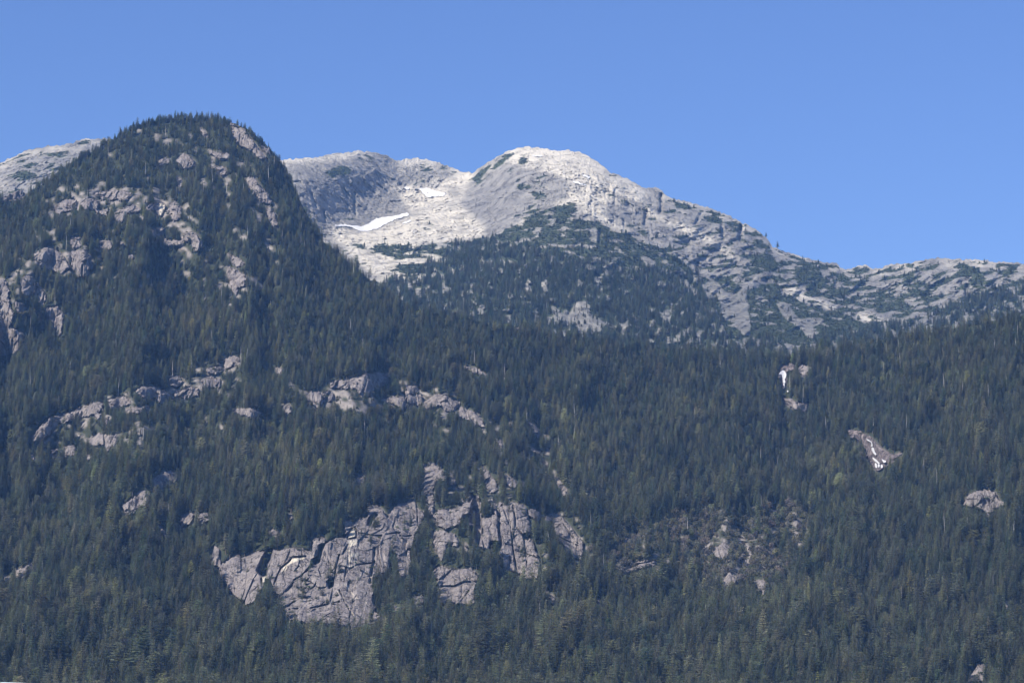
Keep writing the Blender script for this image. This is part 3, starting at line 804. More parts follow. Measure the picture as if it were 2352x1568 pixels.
sd = 0
def SZ(s): return 'tiny' if s < 60 else 'small' if s < 160 else 'mid-sized'
def rocks(block, name, cat, group, label, bulge=9, **kw):
    """label: one text for all, or a function of (index, centre column, centre row, size)"""
    global sd
    for i, q in enumerate(lines(block)):
        p = pts(q); a = np.array(p); sd += 1
        o = outcrop(name, [p], R_front, bulge, seed=sd, material=WET if q[:6] in ('M 225 ', 'M 1008') else None, **kw)
        if o is None: continue
        l = label(i, a[:, 0].mean(), a[:, 1].mean(), np.ptp(a[:, 0]) * np.ptp(a[:, 1])) if callable(label) else label
        tag(o, l, cat, group)

cl = outcrop("granite_cliff", [pts(q) for q in lines(CLIFF)], R_front, 10, step=0.4, seed=77, relief=0.8)
tag(cl, "broad grey granite cliff with dark overhangs and a cream rockfall scar", "cliff")

HILL_L = {0: "large sloping slab near the right shoulder of the wooded hilltop", 1: "narrow slanted grey slab below the hilltop, left of the big summit slab",
  2: "small steep slab on the right skyline edge of the wooded hill", 7: "pale slanted slab on the wooded hill's right flank, below the summit slab",
  8: "thin broken slab on the hill's right flank, under the pale slanted slab", 9: "flat-topped wide ledge, highest rock of the band across the wooded hill",
  10: "half hidden left end of the rock band across the wooded hill", 11: "rounded grey knob split by a dark cleft in the rock band of the wooded hill",
  14: "blocky outcrop with one cream fresh face in the wooded hill's rock band", 15: "rounded grey slab at the right end of the wooded hill's rock band",
  16: "low slab at the left edge of the photo, under the far pale ridge", 17: "wide ribbed rock face on the lower left side of the wooded hill",
  19: "split rock face with a dark cleft, right of the wide ribbed face", 25: "tall slanted slab of the group right of centre on the wooded hill",
  27: "long pinkish slab running downhill on the lower right part of the wooded hill", 28: "egg-shaped grey boulder face with a dark crack near the left edge of the photo",
  29: "narrow curved slab right beside the egg-shaped boulder face near the left edge"}
rocks(OUTCROPS_HILL, "rock_outcrop", "rock outcrop", "granite outcrops among the trees", lambda i, u, v, s: HILL_L.get(i, SZ(s) + " bare rock patch among trees " + beside(u, v)), 8)
rocks(OUTCROPS_LEFT, "rock_outcrop", "rock outcrop", "granite outcrops among the trees", lambda i, u, v, s: ["tall shadowed rock wall cut by the left edge of the photo", "small grey block beside the rock wall at the left edge",
      "reddish brown rock face to the right of the rock wall at the left edge"][i], 11)
BAND_L = {0: "long pale slab at the lower left end of the slanting rock band", 1: "grey ledges in the lower middle of the rock band slanting up the left slope",
  2: "yellowish rough ledge in the middle of the slanting rock band on the left slope", 3: "broad pinkish block wall in the upper middle of the slanting rock band",
  4: "round-topped knob standing above the slanting rock band on the left slope", 5: "pair of smooth bright blocks at the right of the slanting rock band's broad wall",
  8: "broken white-grey blocks at the top right end of the slanting rock band", 13: "wide pale cliff with a dark notch below the slanting rock band on the left slope",
  15: "small square pinkish face below the slanting rock band, left of the wide pale cliff"}
rocks(OUTCROPS_BAND, "rock_outcrop", "rock outcrop", "granite outcrops among the trees", lambda i, u, v, s: BAND_L.get(i, SZ(s) + " bare rock patch among trees " + beside(u, v)), 8)
LOW_L = {0: "white-grey dome of rock alone in the forest left of the big cliff, higher of two", 1: "pinkish stepped slab below and left of the white-grey dome, left of the big cliff",
  2: "grey slab with a dark crack, left of the big cliff, in front of the forest", 3: "rough pale knob immediately right of the dark-cracked slab, left of the big cliff",
  5: "yellow-stained rocks low on the slope near the left edge of the photo", 7: "small pinkish rock top peeping over the trees above the big cliff",
  4: "thin slanting strip of rock below the dark-cracked slab", 6: "little reddish rock beside the yellow-stained rocks at the left edge"}
rocks(OUTCROPS_LOWER, "rock_outcrop", "rock outcrop", "granite outcrops among the trees", lambda i, u, v, s: LOW_L.get(i, SZ(s) + " bare rock patch among trees " + beside(u, v)), 8)
KN_L = {0: "widest smooth dome slab crowning the knoll above the big cliff", 1: "round bulging boulder face at the left end of the knoll slabs", 2: "low ledge joining the round bulging face to the widest dome slab",
  3: "left of the row of bulging slabs right of the widest dome slab", 4: "middle one of the row of bulging slabs on the knoll", 5: "right and largest bulge of the row of slabs on the knoll",
  6: "flat cap of rock sitting above the middle of the row of bulging slabs", 7: "triangular pinkish slab just right of the row of bulging slabs", 8: "thin bright curved ledge in the forest above the knoll slabs",
  9: "tiny cream rock alone in the forest under the far boulder field", 10: "curved grey slab right of the knoll at the head of the gully", 13: "pale steep patch alone in the forest straight above the big cliff",
  14: "low pale ledge in the forest left of the round bulging face"}
rocks(OUTCROPS_KNOLL, "rock_outcrop", "rock outcrop", "granite outcrops among the trees", lambda i, u, v, s: KN_L.get(i, SZ(s) + " bare rock patch among trees " + beside(u, v)), 10)
rocks(GULLY, "gully_slab", "rock slab", "slabs in the slanting gully", lambda i, u, v, s: ["long slab in the slanting gully right of the big cliff, lowest of three", "top slab of the slanting gully", "short middle slab of the slanting gully"][i], 6)
OTH_L = ["tall pillar of rock rising from the middle of the cliff with trees both sides", "lumpy round-headed buttress left of the deep shaded corner", "low ledges below the lumpy round-headed buttress",
  "square block with a roof-like ledge at the lower right end of the cliff", "pointed grey fin above the striped pillars right of the shaded corner", "leaning triangular slab right of the pointed fin",
  "tiny pointed slab right of the leaning triangular slab", "cracked pillar forming the right wall of the deep shaded corner", "long striped pillars with dark vertical cracks, right part of the cliff",
  "small overhanging block right of the striped pillars' tops", "wide slanting slab at the far right end of the cliff", "small leaf-shaped slab among trees beneath the round-headed buttress",
  "small cracked rock at the foot of the cliff, left of the square block", "small streaked rock at the foot of the cliff, left of the small cracked rock", "thin rocky scar in the low forest right of the square block",
  "tiny pale rock sliver in the low forest right of the cliff", "deep shaded corner wall between the round-headed buttress and the striped pillars"]
rocks(CLIFF_OTHERS, "cliff_buttress", "cliff", "buttresses and slabs beside the main cliff", lambda i, u, v, s: OTH_L[i], 12)
RI_L = ["brown rock wall beside the upper waterfall", "small pinkish rock right of the upper waterfall's rock wall", "stepped pale ledges below the upper waterfall", "dark wet slab crossed by the lower waterfall", "ragged whitish bluff alone at the right side of the forest",
  "tiny pale rock in the forest below the ragged whitish bluff", "faint grey rock near the right edge of the photo", "brown rocks in the bottom right corner area", "dark layered ledges in the low forest right of the cliff",
  "small rounded slab above the dark layered ledges"]
rocks(OUTCROPS_RIGHT, "rock_outcrop", "rock outcrop", "granite outcrops among the trees", lambda i, u, v, s: RI_L[i] if i < len(RI_L) else SZ(s) + " bare rock patch among trees " + beside(u, v), 7)

# ---------------------------------------------------------------- snow and falling water
sm, snt, sb = mat("old_snow", 0.7, 0.3)
stc = snt.nodes.new("ShaderNodeTexCoord").outputs["Object"]
snt.links.new(mix(snt, noise(snt, stc, 0.07, 5, 0.7), (0.76, 0.78, 0.82), (0.50, 0.49, 0.48)), sb.inputs["Base Color"])
SN_L = ["long curved snow field across the floor of the high bowl", "shorter snow field below the notch at the head of the bowl", "thin snow strip right under the long curved snow field",
        "tiny snow scrap at the top left of the upper snow field", "small flat snow patch close under the rounded summit", "small slanting snow scrap right of the summit, upper one", "narrow snow strip right of the summit, lower one"]
def drape(name, poly_list, layer, off, material, step=0.5, noise_amp=0.6, thick=1.5, smoothing=0.5):
    f = zeros()
    for p in poly_list: fill(f, p)
    a = np.vstack([np.array(p) for p in poly_list])
    u, v = np.meshgrid(np.arange(a[:, 0].min() - 2, a[:, 0].max() + 2, step), np.arange(a[:, 1].min() - 2, a[:, 1].max() + 2, step))
    s = samp(blur(f, smoothing), u + noise_amp * vnoise(u / 2.5, v / 2.5, 301), v + noise_amp * vnoise(u / 2.5, v / 2.5, 302))
    X, Y, Z = unproject(u, v, samp(layer, u, v) - off - thick * smooth(0.3, 0.8, s))
    return grid_object(name, X, Y, Z, material, None, s > 0.34)
R_snow = blur(R_mount, 2.0)
for q, l in zip(lines(SNOW), SN_L):
    o = drape("snow_patch", [pts(q)], R_snow, 9, sm, 0.5, 0.7)
    if o: tag(o, l, "snow patch", "snow patches on the granite mountain")
wm, wnt, wb = mat("white_water", 0.5, 0.4)
wtc = wnt.nodes.new("ShaderNodeTexCoord").outputs["Object"]
wnt.links.new(mix(wnt, noise(wnt, mapping(wnt, wtc, (1, 1, 0.15)), 0.6, 4), (0.70, 0.70, 0.72), (0.35, 0.35, 0.37)), wb.inputs["Base Color"])
for block, l in zip(FALLS, ["thin white waterfall dropping beside a brown rock wall, the upper of two", "branching white waterfall spreading over a dark wet slab, the lower of two"]):
    ps = [pts(q) for q in lines(block)]
    c0 = np.array(ps[0])[-1]
    wr = bpy.data.objects.new("waterfall", None); S.collection.objects.link(wr)
    wr.location = unproject(c0[0], c0[1], float(samp(R_front, c0[0], c0[1])))
    for p in ps:
        o = drape("cascade", [p], R_front, 13, wm, 0.3, 0.25, 0.8, 0.25)
        if o: o.parent = wr; o.matrix_parent_inverse = wr.matrix_world.inverted(); o.location = -Vector(wr.location)
    tag(wr, l, "waterfall", "waterfalls in the forest on the right")
# ---------------------------------------------------------------- trees
def foliage_material(name, a, b_, c):
    """tint 0..1 runs from dark blue-green through olive to yellow-green"""
    m, nt, b = mat(name, 0.75, 0.2)
    t = attr(nt, "tint", 'INSTANCER')
    tc = nt.nodes.new("ShaderNodeTexCoord").outputs["Object"]
    n = noise(nt, tc, 0.9, 2)
    col = ramp(nt, [(0.0, a), (0.55, b_), (1.0, c)], t)
    hsv = nt.nodes.new("ShaderNodeHueSaturation")
    rnd = nt.nodes.new("ShaderNodeObjectInfo").outputs["Random"]
    nt.links.new(mth(nt, 'ADD', mth(nt, 'MULTIPLY', rnd, 0.075), 0.463), hsv.inputs["Hue"])
    nt.links.new(mth(nt, 'ADD', mth(nt, 'MULTIPLY', mth(nt, 'FRACT', mth(nt, 'MULTIPLY', rnd, 17.3)), 0.5), 0.55), hsv.inputs["Saturation"])
    vv = mth(nt, 'ADD', mth(nt, 'MULTIPLY', mth(nt, 'FRACT', mth(nt, 'MULTIPLY', rnd, 7.7)), 1.05), 0.55)
    nt.links.new(col, hsv.inputs["Color"]); nt.links.new(mth(nt, 'MULTIPLY', mth(nt, 'ADD', mth(nt, 'MULTIPLY', n, 0.9), 0.55), vv), hsv.inputs["Value"])
    nt.links.new(hsv.outputs[0], b.inputs["Base Color"])
    tr = nt.nodes.new("ShaderNodeBsdfTranslucent"); nt.links.new(hsv.outputs[0], tr.inputs[0])
    mx = nt.nodes.new("ShaderNodeMixShader"); mx.inputs[0].default_value = 0.38
    nt.links.new(b.outputs[0], mx.inputs[1]); nt.links.new(tr.outputs[0], mx.inputs[2])
    nt.links.new(mx.outputs[0], nt.nodes["Material Output"].inputs[0])
    return m
NEEDLE = foliage_material("conifer_needles", (0.088, 0.130, 0.074), (0.220, 0.222, 0.105), (0.36, 0.37, 0.13))
LEAF = foliage_material("scrub_leaves", (0.06, 0.095, 0.045), (0.13, 0.13, 0.065), (0.155, 0.13, 0.112))
bk, bnt, bb = mat("bark", 0.9)
btc = bnt.nodes.new("ShaderNodeTexCoord").outputs["Object"]
bnt.links.new(mix(bnt, noise(bnt, btc, 1.5, 3), (0.10, 0.08, 0.06), (0.17, 0.14, 0.12)), bb.inputs["Base Color"])
gw, gwn, gwb = mat("bleached_wood", 0.85)
gtc2 = gwn.nodes.new("ShaderNodeTexCoord").outputs["Object"]
gwn.links.new(mix(gwn, noise(gwn, gtc2, 1.0, 3), (0.62, 0.58, 0.54), (0.40, 0.37, 0.35)), gwb.inputs["Base Color"])
rw, rwn, rwb = mat("dead_needles", 0.9)
rwt = rwn.nodes.new("ShaderNodeTexCoord").outputs["Object"]
rwn.links.new(mix(rwn, noise(rwn, rwt, 1.0, 3), (0.24, 0.15, 0.12), (0.15, 0.11, 0.10)), rwb.inputs["Base Color"])

def mesh_from(name, verts, faces, mats, midx=None):
    me = bpy.data.meshes.new(name); me.from_pydata(verts, [], faces)
    for m in mats: me.materials.append(m)
    if midx is not None: me.polygons.foreach_set("material_index", np.array(midx, np.int32))
    me.update(); return me

def trunk_geo(r, h, rng, sides=5, segs=5, lean=0.012, r0=0.016):
    vs, fs = [], []
    cx = cy = 0.0
    for k in range(segs + 1):
        t = k / segs; rad = r0 * (1 - t) ** 0.8 + 0.0015
        for s in range(sides):
            a = 6.2832 * s / sides
            vs.append((cx + rad * math.cos(a), cy + rad * math.sin(a), t * h - (0.04 if k == 0 else 0)))
        cx += rng.uniform(-lean, lean); cy += rng.uniform(-lean, lean)
    for k in range(segs):
        for s in range(sides):
            a, b = k * sides + s, k * sides + (s + 1) % sides
            fs.append((a, b, b + sides, a + sides))
    return vs, fs

def crown_geo(rng, width, tiers, per, base, sparse=0.0, droop=0.35, top_thin=0.75, sprays=4, ragged=0.25):
    """conifer of unit height: whorls of drooping boughs, each bough a few ragged sprays of needles"""
    vs, fs = [], []
    def spray(cx, cy, cz, dx, dy, dz, L, W):
        # a little folded leaf-shaped plate of needles
        sx, sy = -dy, dx
        i = len(vs); j = rng.uniform
        sag = -0.25 * W
        vs.extend([(cx, cy, cz), (cx + dx * L * .5 + sx * W, cy + dy * L * .5 + sy * W, cz + dz * L * .5 + sag * j(.4, 1.6)),
                   (cx + dx * L * j(.9, 1.15), cy + dy * L * j(.9, 1.15), cz + dz * L),
                   (cx + dx * L * .5 - sx * W, cy + dy * L * .5 - sy * W, cz + dz * L * .5 + sag * j(.4, 1.6))])
        fs.append((i, i + 1, i + 2)); fs.append((i, i + 2, i + 3))
    lob = [rng.uniform(1 - ragged, 1 + ragged) for _ in range(7)]
    for k in range(tiers):
        t = (k + rng.uniform(-.25, .25)) / tiers
        z = base + (1 - base) * t
        prof = (1 - t) ** top_thin * (0.55 + 0.45 * min(1, t * 5 + 0.2))
        a0 = rng.uniform(0, 6.28)
        n = max(3, int(round(per * (0.45 + 0.55 * (1 - t)))))
        for b in range(n):
            if rng.random() < sparse: continue
            a = a0 + 6.2832 * b / n + rng.uniform(-.3, .3)
            L = width * prof * rng.uniform(0.72, 1.12) * lob[int(((a % 6.2832) / 6.2832) * 7) % 7] + 0.006
            dx, dy = math.cos(a), math.sin(a)
            dz = -droop * rng.uniform(.5, 1.3) * (1 - 0.9 * t) + 0.35 * t
            for s in range(sprays):
                f0 = (s + 0.15) / sprays
                aa = a + rng.uniform(-.55, .55)
                l = L * rng.uniform(.38, .55)
                spray(dx * L * f0 * .75, dy * L * f0 * .75, z + dz * L * f0 * .75 + rng.uniform(-.006, .006), math.cos(aa), math.sin(aa), dz * rng.uniform(.5, 1.6), l, l * rng.uniform(.24, .42))
    # leader
    i = len(vs); vs.extend([(0.006, 0, .94), (-.004, .005, .94), (-.003, -.005, .94), (0, 0, 1.0)]); fs.extend([(i, i + 1, i + 3), (i + 1, i + 2, i + 3), (i + 2, i, i + 3)])
    return vs, fs

def bush_geo(rng, n, flat=0.7, lobes=5):
    vs, fs = [], []
    cs = [(rng.uniform(-.32, .32), rng.uniform(-.32, .32), rng.uniform(.3, .62) * flat, rng.uniform(.18, .34)) for _ in range(lobes)]
    for _ in range(n):
        cx, cy, cz, r = rng.choice(cs)
        a, z = rng.uniform(0, 6.2832), rng.uniform(-.5, 1)
        q = math.sqrt(max(0, 1 - z * z)); rr = r * rng.uniform(.8, 1.12)
        p = Vector((cx + rr * q * math.cos(a), cy + rr * q * math.sin(a), max(0.02, cz + rr * z * flat)))
        nrm = Vector((q * math.cos(a), q * math.sin(a), z + .4)).normalized()
        nrm = (nrm + Vector((rng.uniform(-.6, .6), rng.uniform(-.6, .6), rng.uniform(-.6, .6)))).normalized()
        t1 = nrm.orthogonal().normalized(); t2 = nrm.cross(t1); s = rng.uniform(.05, .095)
        i = len(vs)
        vs.extend([tuple(p + t1 * s), tuple(p + t2 * s * .8), tuple(p - t1 * s), tuple(p - t2 * s * .8)]); fs.append((i, i + 1, i + 2, i + 3))
    return vs, fs

def snag_geo(rng, h=1.0):
    vs, fs = trunk_geo(0, 1.0, rng, 5, 6, 0.01, 0.014)
    for k in range(rng.randint(12, 24)):
        z = rng.uniform(.25, .95); a = rng.uniform(0, 6.28); L = rng.uniform(.03, .11) * (1.15 - z); w = 0.0035
        dx, dy = math.cos(a), math.sin(a); i = len(vs)
        vs.extend([(0, 0, z + w), (-dy * w, dx * w, z - w), (dy * w, -dx * w, z - w), (dx * L, dy * L, z + rng.uniform(-.04, .03))])
        fs.extend([(i, i + 1, i + 3), (i + 1, i + 2, i + 3), (i + 2, i, i + 3)])
    return vs, fs

rng = random.Random(11)
SPECS = [  # width, tiers, per, base, sparse, droop, thin, sprays, ragged
    (0.155, 26, 9, 0.10, 0.05, 0.35, 0.75, 4, 0.20), (0.125, 28, 8, 0.08, 0.08, 0.45, 0.70, 4, 0.25), (0.185, 22, 9, 0.14, 0.10, 0.25, 0.80, 4, 0.30),
    (0.140, 24, 8, 0.20, 0.18, 0.30, 0.60, 4, 0.35), (0.170, 24, 9, 0.06, 0.06, 0.50, 0.90, 4, 0.15), (0.105, 28, 7, 0.12, 0.10, 0.40, 0.60, 4, 0.25),
    (0.210, 20, 9, 0.18, 0.14, 0.20, 0.55, 4, 0.35), (0.150, 22, 7, 0.28, 0.30, 0.30, 0.50, 4, 0.45)]
CROWNS, TRUNKS, WHOLE = [], [], []
for i, sp in enumerate(SPECS):
    w, ti, pe, ba, spz, dr, th, spr, rg = sp; w *= 1.27; th *= 0.62; spr = 5
    cv, cf = crown_geo(rng, w, ti, pe, ba, spz, dr, th, spr, rg)
    tv, tf = trunk_geo(0, 0.97, rng)
    CROWNS.append(mesh_from("conifer_crown", cv, cf, [NEEDLE])); TRUNKS.append(mesh_from("conifer_trunk", tv, tf, [bk]))
    n = len(cv)
    WHOLE.append(mesh_from("conifer", cv + tv, cf + [tuple(x + n for x in f) for f in tf], [NEEDLE, bk], [0] * len(cf) + [1] * len(tf)))
BUSH = [mesh_from("bush", *bush_geo(rng, 150, 0.8 if i < 2 else 0.5, 5 + i), [LEAF]) for i in range(4)]
ROUND = []
for i in range(2):
    vs, fs = bush_geo(rng, 340, 1.35, 9); tv, tf = trunk_geo(0, 0.6, rng, 5, 4, 0.02, 0.03); n = len(vs)
    ROUND.append(mesh_from("round_tree", vs + tv, fs + [tuple(x + n for x in f) for f in tf], [LEAF, bk], [0] * len(fs) + [1] * len(tf)))
SNAG = [mesh_from("snag", *snag_geo(rng), [gw]) for _ in range(5)]
def dead_geo():
    cv, cf = crown_geo(rng, 0.12, 22, 6, 0.12, 0.35, 0.3, 0.7, 3, 0.4); tv, tf = trunk_geo(0, 0.98, rng, 5, 5, 0.012, 0.02); return cv, cf, tv, tf
DEADC = [dead_geo() for _ in range(2)]
DEAD_C = [mesh_from("dead_crown", d[0], d[1], [rw]) for d in DEADC]; DEAD_T = [mesh_from("dead_trunk", d[2], d[3], [gw]) for d in DEADC]

# ---- where they stand
rs = np.random.RandomState(3)
m_no = zeros()
for b in (CLIFF, CLIFF_OTHERS, OUTCROPS_HILL, OUTCROPS_LEFT, OUTCROPS_BAND, OUTCROPS_LOWER, OUTCROPS_KNOLL, GULLY, OUTCROPS_RIGHT): m_no = np.maximum(m_no, mask_of(b))
m_no = np.maximum(m_no, m_bits)
# trees growing on the rock itself
ON_ROCK = mask_of("""K 2040 1080,2200 1060,2260 1200,2260 1380,2150 1566,2060 1500,2030 1300
K 1850 640,1950 600,2050 740,1940 760
K 2010 500,2090 500,2095 680,2010 670
K 1490 950,1540 940,1560 1210,1500 1180
K 1590 1010,1670 990,1640 1120,1590 1130
K 1130 1180,1220 1140,1330 1000,1340 1040,1270 1200,1240 1400,1180 1480,1130 1400
K 2240 760,2352 640,2290 960,2240 1150
K 1430 1280,1455 1270,1455 1440,1430 1430
K 1480 700,1550 700,1550 850,1500 840
K 690 1020,750 990,770 1080,730 1080
L 960 640,1080 640,1090 760,980 780
L 1060 640,1090 640,1120 760,1080 760
L 750 850,880 850,920 1000,900 1200,800 1150,720 1000
L 1240 640,1290 640,1300 760,1250 740
L 1310 960,1350 950,1350 1200,1310 1180
L 1420 1180,1480 1180,1480 1400,1430 1400
L 30 900,150 850,160 960,60 980
L 100 1150,160 1100,150 1300,100 1280
L 580 1400,640 1430,640 1500,590 1500
L 500 230,700 200,720 420,560 440
I 1955 280,2020 270,2030 340,1970 330
E 280 990,380 960,400 1000,320 1030
F 860 480,960 480,950 520,880 520
F 1080 480,1180 480,1160 530,1090 530""")
falls_m = blur(mask_of(*FALLS), 2.0) > 0.08

def scatter(n_target, vr, R, ground_gap, v_hi, seed, u_lo=U0 + 4, u_hi=U1 - 4):
    """random standing places spread evenly over the ground of a slope"""
    r = np.random.RandomState(seed)
    u = r.uniform(u_lo, u_hi, n_target); vt = r.uniform(0, 1, n_target)
    ridge = np.interp(u, UG, vr)
    v = ridge + 0.4 + (v_hi - ridge) * vt
    w = v_hi - ridge
    Rc = samp(R, u, v)
    d = (samp(R, u, v - 1.5) - samp(R, u, v + 1.5)) / 3         # metres of depth per row
    px = Rc / F
    area = px * np.hypot(np.clip(d, 0.4 * px, 6), px)           # ground behind one pixel
    p = area * w / (ground_gap ** 2)
    keep = r.uniform(0, 1, n_target) < p / p.max() 
    return u[keep], v[keep], Rc[keep], p.max() * 0 + (p[keep])

def poisson(u, v, R, gap, seed, own=None):
    """thin to a minimum distance on the ground (grid hash)"""
    x, y, z = unproject(u, v, R)
    order = np.random.RandomState(seed).permutation(len(u)); cell = {}; out = []
    for i in order:
        cx, cy = int(x[i] // gap), int(y[i] // gap); ok = True
        for a in (-1, 0, 1):
            for b in (-1, 0, 1):
                for j in cell.get((cx + a, cy + b), ()):
                    if (x[i] - x[j]) ** 2 + (y[i] - y[j]) ** 2 < (gap * gap if own is None else own[i] ** 2): ok = False; break
                if not ok: break
            if not ok: break
        if ok: cell.setdefault((cx, cy), []).append(i); out.append(i)
    return np.array(out)

T = {k: [] for k in "u v R h w k t".split()}       # standing trees: column, row, distance, height, width factor, kind, tint
def add_trees(u, v, R, h, wf, kind, tint):
    for k, a in zip("u v R h w k t".split(), (u, v, R, h, wf, kind, tint)): T[k].append(np.asarray(a, float) * np.ones(len(u)))

def cap_height(u, v, h, R, mask, lo=0.38):
    """a tree in front of bare rock is no taller than what the photograph shows of the rock above it"""
    px = R / F; best = h.copy()
    poke = np.where(rs.uniform(0, 1, len(u)) < 0.4, rs.uniform(0, 1, len(u)) ** 1.5 * 0.6 * h / px, 0)     # some tips stand against the rock
    for f in np.linspace(0.02, 1.0, 14):
        vv = v - np.maximum(f * h / px * 0.985 - poke, 0); side = 0.12 * h / px * (1 - f)
        hit = (samp(mask, u, vv) > 0.5) | (samp(mask, u - side, vv) > 0.5) | (samp(mask, u + side, vv) > 0.5)
        lim = f * h
        newly = hit & (best > lim)
        best = np.where(newly, lim, best)
    ok = best > lo * h
    return best, ok

# front forest
gap = 4.95
u, v, R, _ = scatter(330000, vr_front, R_front, gap, 745, 21)
i = poisson(u, v, R, gap, 5, gap * (0.98 - 0.32 * smooth(2700, 4300, R)) * (1 + 0.25 * fbm(u / 25, v / 18, 555, 2))); u, v, R = u[i], v[i], R[i]
n = len(u)
frac = smooth(2600, 4400, R)
h = (20.5 - 7.0 * frac) * np.clip(rs.normal(1, 0.27, n), 0.45, 1.7)
stand = fbm(u / 60, v / 40, 501, 3)
h *= (1 + 0.2 * stand) * (1 - 0.16 * (R > 4250))
br = samp(m_bright, u, v)
tint = np.clip(0.24 + 0.14 * stand + 0.18 * rs.normal(0, 1, n) + 0.34 * br * rs.uniform(0, 1, n) + 0.55 * (rs.uniform(0, 1, n) < 0.05 + 0.11 * br) * rs.uniform(.5, 1, n), 0, 1)
sc = samp(m_scrubland, u, v)
onr = samp(ON_ROCK, u, v) > 0.5
inr = (samp(m_no, u, v) > 0.5)
h2, ok = cap_height(u, v, h, R, np.where(ON_ROCK > 0.5, 0, m_no))
lone = inr & ~onr & (rs.uniform(0, 1, n) < 0.09)
h2 = np.where(onr, np.minimum(h, 13.5), h2); h2 = np.where(lone, rs.uniform(4, 9, n), h2)
ok = (ok & ~inr) | onr | lone
ok &= ~((sc > 0.3) & (rs.uniform(0, 1, n) < 0.85 * sc))
for f in (0, .35, .7, 1.0): ok &= samp(falls_m.astype(float), u, v - f * h2 * F / R) < 0.4
# gaps in the canopy
ok &= ~((fbm(u / 9, v / 6, 520, 2) > 0.8))
wf = np.clip(rs.normal(1.02, 0.14, n), 0.7, 1.5) * np.where(h2 < h * 0.8, (h / np.maximum(h2, 1)) ** 0.35, 1)
kd = rs.choice(8, n, p=[.2, .16, .14, .12, .13, .1, .08, .07])
add_trees(u[ok], v[ok], R[ok], h2[ok], wf[ok], kd[ok], tint[ok])
# the crest of the wooded hill carries a closed row of small firs
ur = np.concatenate([np.arange(62, 232, 1.25), np.arange(236, 300, 1.9)]); ur = ur + rs.uniform(-.6, .6, len(ur))
vr_ = np.interp(ur, UG, vr_front) + rs.uniform(0.2, 4.5, len(ur)); nr_ = len(ur)
add_trees(ur, vr_, samp(R_front, ur, vr_), rs.uniform(6, 13.5, nr_), rs.uniform(1.0, 1.5, nr_), rs.choice(8, nr_), np.clip(rs.normal(.15, .12, nr_), 0, 1))

# the mountain's lower forest and the trees reaching up into the rock
vlow_b = np.interp(UG, UG, np.maximum(vr_front, vr_back)) + 14
u, v, R, _ = scatter(420000, vr_back, R_back, 6.6, 480, 22)
inside = (v < np.interp(u, UG, vlow_b)) & (samp(b_forest, u + rs.normal(0, 2, len(u)), v + rs.normal(0, 1.5, len(u))) + 0.3 * fbm(u / 14, v / 8, 560, 3) > 0.55)
inside &= ~((u < 325) & (v > np.interp(u, UG, vr_front) + 3))
u, v, R = u[inside], v[inside], R[inside]
i = poisson(u, v, R, 6.2, 6); u, v, R = u[i], v[i], R[i]; n = len(u)
bo = samp(b_bould, u, v) > 0.35
ok = ~(bo & (rs.uniform(0, 1, n) < 0.86)); 
h = 14.5 * np.clip(rs.normal(1, 0.22, n), 0.5, 1.5) * np.where(bo, .6, 1)
R = samp(R_mount, u, v)
add_trees(u[ok], v[ok], R[ok], h[ok], np.clip(rs.normal(1.05, .15, n), .7, 1.5)[ok], rs.choice(8, n)[ok], np.clip(0.14 + .12 * rs.normal(0, 1, n) + .1 * stand.mean(), 0, 1)[ok])
# lone trees in the scrub belt and along the right-hand crest
u, v, R, _ = scatter(120000, vr_back, R_back, 10, 380, 23)
pr = samp(b_cover, u, v) * (samp(b_forest, u, v) < 0.5)
inside = (rs.uniform(0, 1, len(u)) < 0.16 * pr) & (v < np.interp(u, UG, vlow_b)) & (v > np.interp(u, UG, vr_back) + 2 + 22 * (u < 600))
u, v = u[inside], v[inside]; R = samp(R_mount, u, v); n = len(u)
add_trees(u, v, R, rs.uniform(5, 12, n), rs.uniform(1.0, 1.6, n), rs.choice(8, n), np.clip(rs.normal(.12, .1, n), 0, 1))
T = {k: np.concatenate(a) for k, a in T.items()}
print("trees", len(T['u']))

# ---- low bushes: krummholz on the mountain, brown scrub in the clearing, ledges of the cliffs
B = {k: [] for k in "u v R h w k t".split()}
u, v, R, _ = scatter(600000, vr_back, R_back, 4.0, 400, 24)
pr = samp(b_cover, u, v)
inside = (rs.uniform(0, 1, len(u)) < 0.9 * smooth(0.35, 0.8, pr)) & (samp(b_forest, u, v) < 0.6) & (v < np.interp(u, UG, vlow_b))
u, v = u[inside], v[inside]; R = samp(R_mount, u, v)
i = poisson(u, v, R, 4.3, 8); u, v, R = u[i], v[i], R[i]; n = len(u)
def add_b(u, v, R, h, wf, k, t):
    for kk, a in zip("u v R h w k t".split(), (u, v, R, h, wf, k, t)): B[kk].append(np.asarray(a, float) * np.ones(len(u)))
add_b(u, v, R, rs.uniform(1.8, 4.2, n), rs.uniform(1.5, 2.6, n), rs.choice(4, n), np.clip(rs.normal(.08, .1, n), 0, 1))
u, v, R, _ = scatter(300000, vr_front, R_front, 4.0, 700, 25)
inr = samp(m_no, u, v) > 0.5; sc = samp(m_scrubland, u, v)
ledge = inr & (fbm(u / 5, v / 3.4, 530, 3) > 0.48) & (samp(m_pale, u, v) < .1)
inside = (ledge & (rs.uniform(0, 1, len(u)) < 0.5)) | (~inr & (rs.uniform(0, 1, len(u)) < 0.95 * sc))
inside &= samp(falls_m.astype(float), u, v) < 0.4
u, v, R, inr = u[inside], v[inside], R[inside], inr[inside]; n = len(u)
i = poisson(u, v, R, 3.6, 9); u, v, R, inr = u[i], v[i], R[i], inr[i]; n = len(u)
kk = np.where(inr, rs.choice(4, n), 4 + (rs.uniform(0, 1, n) < 1.1) * rs.choice(2, n)); kk = np.where(~inr & (rs.uniform(0, 1, n) < .5), rs.choice(4, n), kk)
